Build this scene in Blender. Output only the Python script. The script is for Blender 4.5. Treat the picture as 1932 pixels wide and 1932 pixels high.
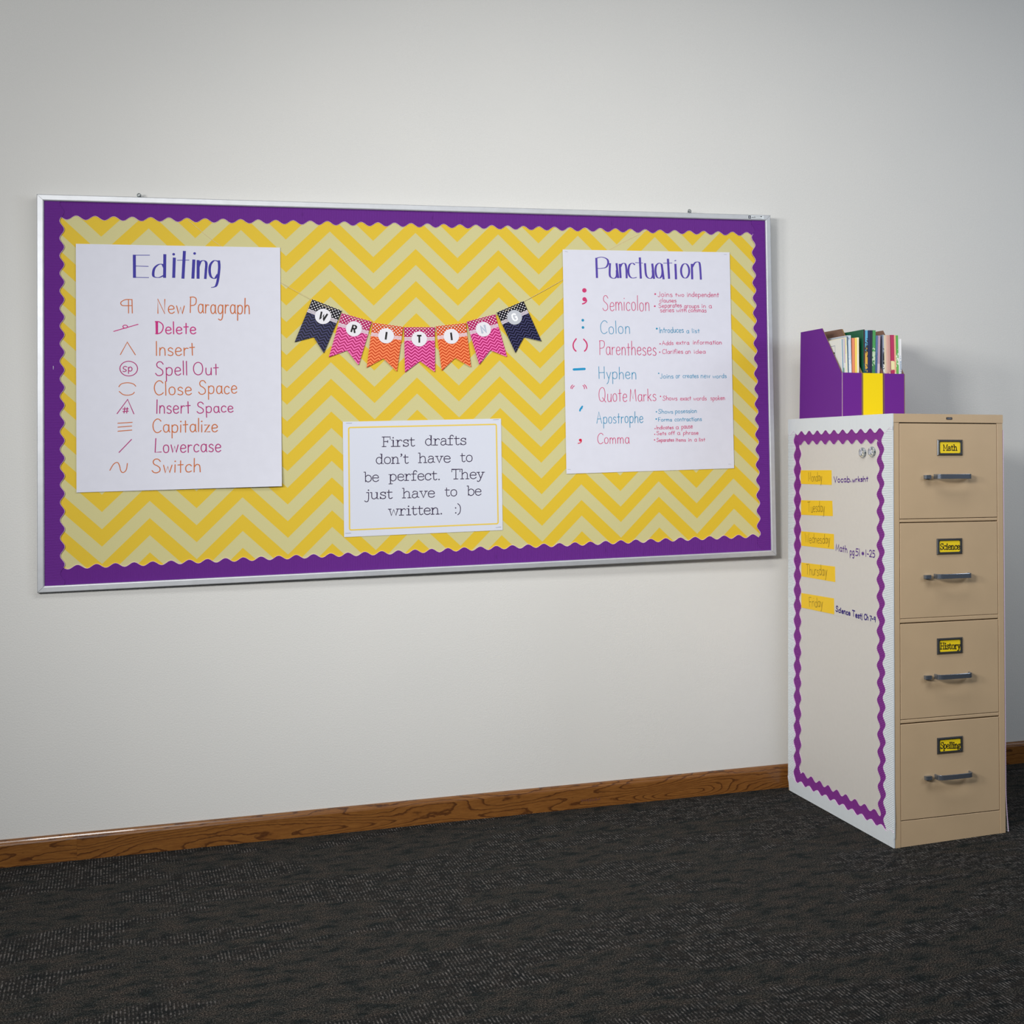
import bpy, bmesh, json, math, random
from mathutils import Matrix, Vector
for o in list(bpy.data.objects):
    bpy.data.objects.remove(o)
SC = bpy.context.scene
COL = SC.collection

# ------------------------------------------------------------------ camera
cam_data = bpy.data.cameras.new('camera')
cam = bpy.data.objects.new('camera', cam_data)
COL.objects.link(cam)
SC.camera = cam
CX = ((0.94345, -0.33093, -0.01978), (0.33152, 0.94209, 0.05065), (0.00187, -0.05435, 0.99852))   # right, forward, up
cam.matrix_world = Matrix(((CX[0][0], CX[2][0], -CX[1][0], -0.45111),
                           (CX[0][1], CX[2][1], -CX[1][1], -5.08195),
                           (CX[0][2], CX[2][2], -CX[1][2], 1.24702),
                           (0, 0, 0, 1)))
cam_data.sensor_width = 36.0
cam_data.lens = 2724.515 / 1932 * 36.0
cam_data.shift_x = -545.687 / 1932
cam_data.shift_y = -(262.01 + 3.0) / 1932
cam_data.clip_start = 0.05

# ------------------------------------------------------------------ world, lights, exposure
SC.view_settings.view_transform = 'Standard'
SC.view_settings.look = 'None'
SC.view_settings.gamma = 1.0
SC.view_settings.use_curve_mapping = False
SC.view_settings.exposure = 0.0
world = bpy.data.worlds.new('room_light')
SC.world = world
world.use_nodes = True
world.node_tree.nodes['Background'].inputs[0].default_value = (0.68, 0.81, 1.0, 1)
world.node_tree.nodes['Background'].inputs[1].default_value = 0.10


def area(name, loc, target, sx, sy, power, col, spread=180):
    d = bpy.data.lights.new(name, 'AREA')
    d.shape = 'RECTANGLE'
    d.size = sx
    d.size_y = sy
    d.energy = power
    d.color = col
    d.spread = math.radians(spread)
    o = bpy.data.objects.new(name, d)
    COL.objects.link(o)
    o.location = loc
    o.rotation_euler = (Vector(target) - Vector(loc)).to_track_quat('-Z', 'Y').to_euler()
    return o


area('side_softbox', (-2.6, -3.0, 2.1), (0.9, 0.0, 0.9), 0.7, 0.5, 54, (1.0, 0.985, 0.96))
area('front_softbox', (-1.6, -3.6, 2.2), (0.9, 0.0, 0.7), 0.7, 0.5, 16, (1.0, 0.985, 0.965), 70)
area('right_fill', (3.6, -2.6, 2.3), (0.9, 0.0, 1.2), 1.0, 1.0, 29, (0.83, 0.90, 1.0))  # unseen bluish fill from the right, fitted to wall brightness; no window known
area('overhead_fill', (0.6, -1.9, 3.1), (0.6, -0.9, 0.0), 2.4, 0.6, 34, (1.0, 0.99, 0.97))  # unseen overhead fill added to balance the wall brightness, no fixture known


# ------------------------------------------------------------------ helpers
def lin(r, g, b):
    f = lambda c: (c / 255 / 12.92) if c / 255 <= 0.04045 else ((c / 255 + 0.055) / 1.055) ** 2.4
    return (f(r), f(g), f(b), 1)


def mat(name, rgb, rough=0.6, metal=0.0, noise=0.0, nscale=200, bump=0.0, bscale=400, spec=0.5, coat=0.0):
    m = bpy.data.materials.new(name)
    m.use_nodes = True
    nt = m.node_tree
    p = nt.nodes['Principled BSDF']
    p.inputs['Roughness'].default_value = rough
    p.inputs['Metallic'].default_value = metal
    p.inputs['Specular IOR Level'].default_value = spec
    p.inputs['Coat Weight'].default_value = coat
    c = lin(*rgb)
    tc = nt.nodes.new('ShaderNodeTexCoord')
    if noise > 0:
        n = nt.nodes.new('ShaderNodeTexNoise')
        n.inputs['Scale'].default_value = nscale
        n.inputs['Detail'].default_value = 4
        nt.links.new(tc.outputs['Object'], n.inputs['Vector'])
        r = nt.nodes.new('ShaderNodeValToRGB')
        r.color_ramp.elements[0].position = 0.3
        r.color_ramp.elements[1].position = 0.7
        r.color_ramp.elements[0].color = tuple(x * (1 - noise) for x in c[:3]) + (1,)
        r.color_ramp.elements[1].color = tuple(min(1, x * (1 + noise)) for x in c[:3]) + (1,)
        nt.links.new(n.outputs['Fac'], r.inputs['Fac'])
        nt.links.new(r.outputs['Color'], p.inputs['Base Color'])
    else:
        p.inputs['Base Color'].default_value = c
    if bump > 0:
        n2 = nt.nodes.new('ShaderNodeTexNoise')
        n2.inputs['Scale'].default_value = bscale
        n2.inputs['Detail'].default_value = 3
        nt.links.new(tc.outputs['Object'], n2.inputs['Vector'])
        b = nt.nodes.new('ShaderNodeBump')
        b.inputs['Strength'].default_value = bump
        b.inputs['Distance'].default_value = 0.001
        nt.links.new(n2.outputs['Fac'], b.inputs['Height'])
        nt.links.new(b.outputs['Normal'], p.inputs['Normal'])
    return m


class NB:
    """small node-building helper"""
    def __init__(self, m):
        self.nt = m.node_tree
        self.p = self.nt.nodes['Principled BSDF']

    def math(self, op, a, b=None, c=None, clamp=False):
        n = self.nt.nodes.new('ShaderNodeMath')
        n.operation = op
        n.use_clamp = clamp
        for i, v in enumerate((a, b, c)):
            if v is None:
                continue
            if isinstance(v, (int, float)):
                n.inputs[i].default_value = v
            else:
                self.nt.links.new(v, n.inputs[i])
        return n.outputs[0]

    def xyz(self, coord='Object'):
        t = self.nt.nodes.new('ShaderNodeTexCoord')
        s = self.nt.nodes.new('ShaderNodeSeparateXYZ')
        self.nt.links.new(t.outputs[coord], s.inputs[0])
        return s.outputs[0], s.outputs[1], s.outputs[2]

    def vec(self, x, y, z=0.0):
        n = self.nt.nodes.new('ShaderNodeCombineXYZ')
        for i, v in enumerate((x, y, z)):
            if isinstance(v, (int, float)):
                n.inputs[i].default_value = v
            else:
                self.nt.links.new(v, n.inputs[i])
        return n.outputs[0]

    def noise(self, vec, scale, detail=3, rough=0.5):
        n = self.nt.nodes.new('ShaderNodeTexNoise')
        n.inputs['Scale'].default_value = scale
        n.inputs['Detail'].default_value = detail
        n.inputs['Roughness'].default_value = rough
        if vec is not None:
            self.nt.links.new(vec, n.inputs['Vector'])
        return n.outputs['Fac']

    def mix(self, f, a, b):
        n = self.nt.nodes.new('ShaderNodeMix')
        n.data_type = 'RGBA'
        for i, v in ((0, f), (6, a), (7, b)):
            if isinstance(v, (int, float, tuple)):
                n.inputs[i].default_value = v
            else:
                self.nt.links.new(v, n.inputs[i])
        return n.outputs[2]

    def ramp(self, f, stops):
        n = self.nt.nodes.new('ShaderNodeValToRGB')
        e = n.color_ramp.elements
        e[0].position, e[0].color = stops[0]
        e[1].position, e[1].color = stops[-1]
        for pos, c in stops[1:-1]:
            x = e.new(pos)
            x.color = c
        self.nt.links.new(f, n.inputs[0])
        return n.outputs[0]

    def color(self, s):
        self.nt.links.new(s, self.p.inputs['Base Color'])

    def bump(self, h, strength, dist):
        b = self.nt.nodes.new('ShaderNodeBump')
        b.inputs['Strength'].default_value = strength
        b.inputs['Distance'].default_value = dist
        self.nt.links.new(h, b.inputs['Height'])
        self.nt.links.new(b.outputs[0], self.p.inputs['Normal'])


def mesh_obj(name, verts, faces, mats, fm=None, parent=None, matrix=None, smooth=False, label=None):
    me = bpy.data.meshes.new(name)
    me.from_pydata(verts, [], faces)
    for m in (mats if isinstance(mats, (list, tuple)) else [mats]):
        me.materials.append(m)
    if fm:
        me.polygons.foreach_set('material_index', fm)
    if smooth:
        me.polygons.foreach_set('use_smooth', [True] * len(me.polygons))
    me.update()
    o = bpy.data.objects.new(name, me)
    COL.objects.link(o)
    if parent is not None:
        o.parent = parent
    if matrix is not None:
        if parent is not None:
            o.matrix_basis = matrix
        else:
            o.matrix_world = matrix
    if label:
        o['label'] = label
    return o


def empty(name, matrix):
    o = bpy.data.objects.new(name, None)
    COL.objects.link(o)
    o.empty_display_size = 0.05
    o.matrix_world = matrix
    return o


def tag(o, label, cat, group=None):
    o['label'] = label
    o['category'] = cat
    if group:
        o['group'] = group
    return o


def structure(o, label=None):
    o['kind'] = 'structure'
    if label:
        o['label'] = label
    return o


class MB:
    """collects shapes into one mesh"""
    def __init__(self):
        self.v, self.f, self.m = [], [], []

    def add(self, vs, fs, mi=0):
        n = len(self.v)
        self.v += [tuple(p) for p in vs]
        for i, f in enumerate(fs):
            self.f.append(tuple(n + k for k in f))
            self.m.append(mi[i] if isinstance(mi, (list, tuple)) else mi)

    def box(self, x0, x1, y0, y1, z0, z1, mi=0):
        vs = [(x0, y0, z0), (x1, y0, z0), (x1, y1, z0), (x0, y1, z0), (x0, y0, z1), (x1, y0, z1), (x1, y1, z1), (x0, y1, z1)]
        self.add(vs, [(0, 3, 2, 1), (4, 5, 6, 7), (0, 1, 5, 4), (1, 2, 6, 5), (2, 3, 7, 6), (3, 0, 4, 7)], mi)

    def bevel_box(self, x0, x1, y0, y1, z0, z1, b, mi=0):
        """box with its +z face chamfered by b"""
        vs = [(x0, y0, z0), (x1, y0, z0), (x1, y1, z0), (x0, y1, z0),
              (x0, y0, z1 - b), (x1, y0, z1 - b), (x1, y1, z1 - b), (x0, y1, z1 - b),
              (x0 + b, y0 + b, z1), (x1 - b, y0 + b, z1), (x1 - b, y1 - b, z1), (x0 + b, y1 - b, z1)]
        self.add(vs, [(0, 3, 2, 1), (8, 9, 10, 11), (0, 1, 5, 4), (1, 2, 6, 5), (2, 3, 7, 6), (3, 0, 4, 7),
                      (4, 5, 9, 8), (5, 6, 10, 9), (6, 7, 11, 10), (7, 4, 8, 11)], mi)

    def prism(self, poly, z0, z1, mi=0, mside=None, mback=None):
        n = len(poly)
        vs = [(x, y, z0) for x, y in poly] + [(x, y, z1) for x, y in poly]
        fs = [tuple(range(n, 2 * n)), tuple(reversed(range(n)))] + [(i, (i + 1) % n, n + (i + 1) % n, n + i) for i in range(n)]
        ms = [mi, mi if mback is None else mback] + [mi if mside is None else mside] * n
        self.add(vs, fs, ms)

    def tube(self, pts, r, n=8, mi=0):
        rings = []
        for i, p in enumerate(pts):
            p = Vector(p)
            a = Vector(pts[max(0, i - 1)])
            b = Vector(pts[min(len(pts) - 1, i + 1)])
            t = (b - a).normalized()
            u = t.cross(Vector((0, 0, 1)))
            if u.length < 1e-3:
                u = t.cross(Vector((0, 1, 0)))
            u.normalize()
            w = t.cross(u)
            rings.append([tuple(p + r * (math.cos(2 * math.pi * k / n) * u + math.sin(2 * math.pi * k / n) * w)) for k in range(n)])
        vs = [q for ring in rings for q in ring]
        fs = []
        for i in range(len(pts) - 1):
            for k in range(n):
                fs.append((i * n + k, i * n + (k + 1) % n, (i + 1) * n + (k + 1) % n, (i + 1) * n + k))
        fs.append(tuple(reversed(range(n))))
        fs.append(tuple((len(pts) - 1) * n + k for k in range(n)))
        self.add(vs, fs, mi)

    def obj(self, name, mats, parent=None, matrix=None, smooth=False, label=None):
        return mesh_obj(name, self.v, self.f, mats, self.m, parent, matrix, smooth, label)


def frame(o, x, y):
    x = Vector(x).normalized()
    z = x.cross(Vector(y)).normalized()
    y = z.cross(x)
    return Matrix(((x[0], y[0], z[0], o[0]), (x[1], y[1], z[1], o[1]), (x[2], y[2], z[2], o[2]), (0, 0, 0, 1)))


# ------------------------------------------------------------------ pen strokes and letter forms
def smooth_line(p, n=6):
    if len(p) < 3:
        return p
    closed = abs(p[0][0] - p[-1][0]) < 1e-6 and abs(p[0][1] - p[-1][1]) < 1e-6
    q = ([p[-2]] + p + [p[1]]) if closed else ([p[0]] + p + [p[-1]])
    out = []
    for i in range(1, len(q) - 2):
        for k in range(n):
            t = k / n
            out.append(tuple(0.5 * (2 * q[i][j] + (q[i + 1][j] - q[i - 1][j]) * t
                                    + (2 * q[i - 1][j] - 5 * q[i][j] + 4 * q[i + 1][j] - q[i + 2][j]) * t * t
                                    + (3 * q[i][j] - q[i - 1][j] - 3 * q[i + 1][j] + q[i + 2][j]) * t ** 3) for j in (0, 1)))
    out.append(tuple(p[-1]))
    return out


def disc(mb, x, y, r, z=0.0, n=12, ry=None, zf=None):
    ry = ry or r
    mb.layer = getattr(mb, 'layer', 0) + 1
    z += 1.2e-5 * mb.layer
    vs = [(x + r * math.cos(2 * math.pi * k / n), y + ry * math.sin(2 * math.pi * k / n), z) for k in range(n)]
    if zf:
        vs = [(a, b, c + zf(a, b)) for a, b, c in vs]
    mb.add(vs, [tuple(range(n))])


def ribbon(mb, pts, w, z=0.0, zf=None, cap=True):
    """flat pen line; w = (width,) or (thin, thick) for a chisel nib"""
    pts = [p for i, p in enumerate(pts) if i == 0 or (abs(p[0] - pts[i - 1][0]) + abs(p[1] - pts[i - 1][1])) > 1e-7]
    if len(pts) < 2:
        return
    mb.layer = getattr(mb, 'layer', 0) + 1
    z0 = z
    z += 1.2e-5 * mb.layer
    n = len(pts)
    L = []
    for i in range(n):
        a, b = pts[max(0, i - 1)], pts[min(n - 1, i + 1)]
        dx, dy = b[0] - a[0], b[1] - a[1]
        l = math.hypot(dx, dy) or 1e-9
        dx, dy = dx / l, dy / l
        k = 1.0
        if 0 < i < n - 1:
            ax, ay = pts[i][0] - a[0], pts[i][1] - a[1]
            la = math.hypot(ax, ay) or 1e-9
            c = abs((ax * dx + ay * dy) / la)
            k = min(1.6, 1 / max(c, 0.2))
        wd = w[0] if len(w) == 1 else w[0] + (w[1] - w[0]) * abs(dy) ** 1.6
        L.append((-dy * wd / 2 * k, dx * wd / 2 * k))
    zz = (lambda x, y: z + zf(x, y)) if zf else (lambda x, y: z)
    vs = []
    for (x, y), (ox, oy) in zip(pts, L):
        vs += [(x - ox, y - oy), (x + ox, y + oy)]
    mb.add([(x, y, zz(x, y)) for x, y in vs], [(2 * i, 2 * i + 2, 2 * i + 3, 2 * i + 1) for i in range(n - 1)])
    if cap and len(w) == 1:
        for x, y in ([pts[0], pts[-1]] if n > 4 else pts):
            disc(mb, x, y, w[0] / 2, z0, 8, zf=zf)


HAND = {
 'a': (.5, 'c .44,.45 .3,.56 .12,.5 .05,.28 .12,.05 .28,0 .42,.15 .44,.4;.45,.55 .46,.08 .52,0'),
 'b': (.5, '.05,1 .05,0;c .05,.4 .2,.56 .42,.5 .48,.27 .4,.05 .2,0 .05,.12'),
 'c': (.42, 'c .42,.45 .28,.56 .1,.47 .04,.27 .1,.06 .26,0 .42,.08'),
 'd': (.5, 'c .45,.42 .3,.55 .12,.5 .04,.27 .12,.05 .28,0 .45,.15;.46,1 .47,0'),
 'e': (.47, 'c .05,.28 .42,.32 .4,.48 .25,.56 .1,.48 .04,.26 .12,.05 .3,0 .46,.1'),
 'f': (.36, 'c .38,.9 .28,1 .17,.9 .15,.6 .15,0;0,.55 .32,.57'),
 'g': (.5, 'c .44,.45 .3,.56 .12,.5 .05,.28 .12,.05 .28,0 .42,.15 .44,.4;c .45,.55 .47,.1 .42,-.3 .28,-.42 .1,-.35'),
 'h': (.48, '.05,1 .05,0;c .05,.35 .2,.55 .38,.5 .43,.3 .45,0'),
 'i': (.12, '.06,.55 .06,0;o .06,.8'),
 'j': (.2, 'c .14,.55 .14,-.2 .06,-.4 -.06,-.36;o .14,.8'),
 'k': (.42, '.05,1 .05,0;.38,.55 .06,.25;.14,.32 .42,0'),
 'l': (.1, '.05,1 .05,0'),
 'm': (.72, '.05,.55 .05,0;c .05,.35 .15,.54 .3,.5 .35,.3 .35,0;c .35,.35 .47,.54 .62,.5 .67,.3 .68,0'),
 'n': (.46, '.05,.55 .05,0;c .05,.35 .18,.55 .36,.5 .41,.3 .42,0'),
 'o': (.48, 'c .24,.56 .08,.47 .04,.28 .1,.06 .24,0 .4,.07 .45,.28 .4,.48 .24,.56'),
 'p': (.5, '.05,.55 .06,-.42;c .05,.4 .2,.56 .42,.5 .47,.27 .4,.05 .2,0 .06,.12'),
 'r': (.32, '.05,.55 .05,0;c .05,.35 .16,.52 .33,.52'),
 's': (.38, 'c .36,.47 .22,.56 .07,.48 .08,.36 .22,.29 .36,.2 .35,.06 .2,0 .04,.06'),
 't': (.34, '.17,.85 .18,0;0,.55 .34,.57'),
 'u': (.46, 'c .05,.55 .05,.2 .12,.03 .25,0 .38,.08 .41,.3;.42,.55 .43,0'),
 'v': (.4, '.02,.55 .2,0 .4,.55'),
 'w': (.58, '.02,.55 .16,0 .3,.45 .42,0 .57,.55'),
 'x': (.4, '.02,.55 .4,0;.38,.55 .02,0'),
 'y': (.42, '.03,.55 .22,.05;c .42,.55 .25,.02 .16,-.3 .05,-.42'),
 'z': (.4, '.03,.53 .38,.53 .04,.02 .42,.02'),
 'A': (.66, '0,0 .3,1 .62,0;.12,.38 .52,.4'),
 'C': (.62, 'c .62,.85 .48,.99 .3,1 .1,.8 .03,.5 .1,.18 .28,0 .48,.03 .63,.15'),
 'D': (.6, '.05,1 .05,0;.09,1 .09,0;c .0,1 .3,.97 .55,.75 .58,.45 .45,.15 .25,.02 .0,0'),
 'E': (.5, '.5,1 .05,1 .05,0 .5,0;.05,.52 .42,.52'),
 'F': (.48, '.5,1 .05,1 .05,0;.05,.52 .42,.52'),
 'H': (.6, '.05,1 .05,0;.55,1 .55,0;.05,.5 .55,.52'),
 'I': (.1, '.05,1 .05,0'),
 'J': (.42, 'c .36,1 .36,.3 .3,.05 .15,0 .02,.15'),
 'L': (.5, '.07,1 .03,0 .5,.02'),
 'M': (.74, '.04,0 .1,1 .36,.2 .6,1 .7,0'),
 'N': (.6, '.03,0 .04,1 .5,0 .53,1'),
 'O': (.72, 'c .36,1 .12,.85 .03,.5 .12,.14 .36,0 .6,.14 .68,.5 .6,.86 .36,1'),
 'P': (.56, '.05,1 .05,0;c .0,.98 .3,1 .52,.9 .52,.62 .35,.48 .05,.45'),
 'Q': (.8, 'c .4,1 .14,.85 .04,.5 .13,.12 .38,0 .62,.14 .7,.5 .62,.88 .4,1;.42,.28 .78,-.06'),
 'S': (.6, 'c .56,.82 .42,.98 .22,.98 .1,.82 .16,.62 .36,.5 .52,.34 .52,.12 .34,0 .14,.02 .02,.16'),
 'T': (.62, '0,.98 .62,1;.31,1 .3,0'),
 'V': (.58, '0,1 .27,0 .58,1'),
 'W': (.86, '0,1 .2,0 .42,.8 .62,0 .86,1'),
 '1': (.14, '.07,1 .07,0'),
 '2': (.46, 'c .04,.8 .2,1 .42,.85 .36,.5 .04,.02;.04,.02 .46,.02'),
 '5': (.44, '.42,1 .1,1 .07,.58;c .07,.55 .3,.62 .43,.35 .3,.05 .03,.04'),
 '7': (.42, '.02,1 .42,1 .18,0'),
 '9': (.42, 'c .38,.8 .22,1 .05,.8 .1,.55 .28,.5 .38,.75;.38,.95 .36,0'),
 '-': (.3, '.03,.42 .28,.42'),
 '#': (.6, '.2,.9 .14,.1;.42,.9 .36,.1;.02,.65 .58,.65;.02,.33 .56,.33'),
 '!': (.12, '.07,1 .06,.3;o .06,.02'),
 '.': (.1, 'o .05,.04'),
}
TYPE = {
 'F': (.72, '.15,1 .15,0;.02,1 .68,1 .68,.76;.15,.52 .48,.52;.48,.62 .48,.42;.02,0 .34,0'),
 'T': (.74, '.37,1 .37,0;.04,.76 .04,1 .7,1 .7,.76;.2,0 .54,0'),
 'M': (.92, '.14,0 .14,1 .46,.3 .78,1 .78,0;.02,1 .16,1;.76,1 .9,1;.02,0 .28,0;.64,0 .9,0'),
 'S': (.62, 'c .55,.82 .45,.97 .28,1 .1,.88 .1,.66 .3,.53 .52,.42 .56,.2 .42,.02 .25,0 .08,.18;.56,1 .56,.75;.06,.28 .06,0'),
 'H': (.82, '.16,1 .16,0;.66,1 .66,0;.16,.52 .66,.52;.02,1 .3,1;.52,1 .8,1;.02,0 .3,0;.52,0 .8,0'),
 'a': (.6, 'c .1,.52 .15,.65 .3,.67 .44,.58 .45,.4 .45,.1 .58,.02;c .45,.4 .2,.38 .06,.25 .08,.06 .22,-.02 .38,.06 .45,.2'),
 'b': (.64, '.12,1 .12,0;.0,1 .12,1;c .12,.5 .3,.67 .52,.58 .6,.33 .52,.08 .3,-.02 .12,.16'),
 'c': (.56, 'c .5,.48 .42,.64 .28,.67 .1,.55 .05,.33 .1,.1 .28,-.01 .44,.05 .53,.16;.5,.64 .5,.46'),
 'd': (.66, 'c .5,.5 .32,.67 .12,.58 .04,.33 .12,.08 .32,-.02 .5,.16;.38,1 .5,1 .5,0 .64,0'),
 'e': (.58, 'c .05,.36 .28,.37 .52,.37 .48,.58 .29,.67 .1,.56 .05,.33 .12,.08 .3,-.01 .45,.04 .54,.14'),
 'f': (.48, 'c .46,.88 .36,1 .22,.95 .18,.75 .18,.4 .18,0;.02,.65 .4,.65;.02,0 .38,0'),
 'g': (.6, 'c .42,.52 .28,.67 .1,.58 .06,.42 .14,.26 .3,.24 .42,.36 .42,.52;c .16,.26 .06,.14 .16,.04 .42,.0 .54,-.12 .45,-.28 .25,-.32 .06,-.24 .06,-.1 .2,.02;c .4,.58 .48,.66 .58,.66'),
 'h': (.7, '.12,1 .12,0;.0,1 .12,1;c .12,.45 .3,.66 .48,.62 .54,.42 .54,0;.0,0 .25,0;.42,0 .68,0'),
 'i': (.38, '.04,.65 .19,.65 .19,0;.02,0 .36,0;o .18,.9'),
 'j': (.34, 'c .24,.65 .24,.1 .2,-.22 .05,-.3 -.06,-.2;.08,.65 .24,.65;o .23,.9'),
 'l': (.36, '.03,1 .18,1 .18,0;.02,0 .34,0'),
 'n': (.7, '.02,.65 .13,.65 .13,0;c .13,.45 .3,.66 .48,.62 .54,.42 .54,0;.0,0 .26,0;.42,0 .68,0'),
 'o': (.62, 'c .31,.67 .12,.58 .05,.33 .12,.08 .31,-.01 .5,.08 .57,.33 .5,.58 .31,.67'),
 'p': (.66, '.0,.65 .13,.65 .13,-.32;.0,-.32 .28,-.32;c .13,.5 .3,.67 .52,.58 .6,.33 .52,.08 .3,-.02 .13,.16'),
 'r': (.54, '.02,.65 .15,.65 .15,0;c .15,.4 .26,.6 .4,.66 .5,.55;.0,0 .34,0'),
 's': (.52, 'c .44,.5 .38,.64 .24,.67 .09,.58 .11,.42 .28,.35 .45,.26 .45,.08 .3,-.01 .15,.02 .07,.14;.45,.66 .45,.48;.06,.18 .06,0'),
 't': (.48, 'c .17,.88 .17,.3 .2,.06 .32,-.01 .45,.08;.03,.65 .42,.65'),
 'u': (.7, 'c .12,.65 .12,.2 .2,.02 .36,0 .52,.18;.0,.65 .12,.65;.42,.65 .53,.65 .53,0 .66,0'),
 'v': (.62, '.1,.65 .31,0 .52,.65;.0,.65 .22,.65;.4,.65 .62,.65'),
 'w': (.86, '.1,.65 .25,0 .43,.6 .61,0 .76,.65;.0,.65 .22,.65;.64,.65 .86,.65'),
 'y': (.62, '.1,.65 .32,.02;c .52,.65 .32,.02 .22,-.24 .1,-.31 .03,-.24;.0,.65 .22,.65;.4,.65 .62,.65'),
 "'": (.26, 'c .13,.98 .18,.88 .08,.72;o .12,.95'),
 '.': (.24, 'o .12,.03'),
 ':': (.24, 'o .12,.03;o .12,.6'),
 ')': (.34, 'c .05,1.08 .22,.85 .28,.45 .2,.0 .03,-.2'),
}


def parse(s):
    out = []
    for part in s.split(';'):
        t = part.split()
        kind = t.pop(0) if t[0] in ('c', 'o') else 'l'
        out.append((kind, [tuple(float(a) for a in q.split(',')) for q in t]))
    return out


FONTS = {'hand': {k: (w, parse(s)) for k, (w, s) in HAND.items()}, 'type': {k: (w, parse(s)) for k, (w, s) in TYPE.items()}}
RND = random.Random(4)


def word(mb, item, weight, font='hand', z=0.0, zf=None, jitter=0.02, gap=0.13, dotk=0.8):
    """item = [text, x0, y0, x1, y1, cap height]: sets the word between the two baseline points"""
    text, x0, y0, x1, y1, cap = item[:6]
    F = FONTS[font]
    total = sum(F[c][0] for c in text) + gap * (len(text) - 1)
    L = math.hypot(x1 - x0, y1 - y0)
    ux, uy = (x1 - x0) / L, (y1 - y0) / L
    sx = L / total
    pen = 0.0
    for c in text:
        w, strokes = F[c]
        dy = RND.uniform(-jitter, jitter)
        sl = RND.uniform(-jitter, jitter)
        g = lambda p: (x0 + ux * (pen + p[0] + sl * p[1]) * sx - uy * (p[1] + dy) * cap, y0 + uy * (pen + p[0]) * sx + ux * (p[1] + dy) * cap)
        for kind, pts in strokes:
            q = [g(p) for p in pts]
            if kind == 'o':
                disc(mb, q[0][0], q[0][1], weight * dotk, z, 10, zf=zf)
            else:
                ribbon(mb, smooth_line(q, 5) if kind == 'c' else q, (weight,), z, zf)
        pen += w + gap


def strokes(mb, lst, z=0.0, zf=None):
    for pts, w, k in lst:
        pts = [tuple(p) for p in pts]
        ribbon(mb, smooth_line(pts) if k == 'c' else pts, tuple(w), z, zf)


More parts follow.
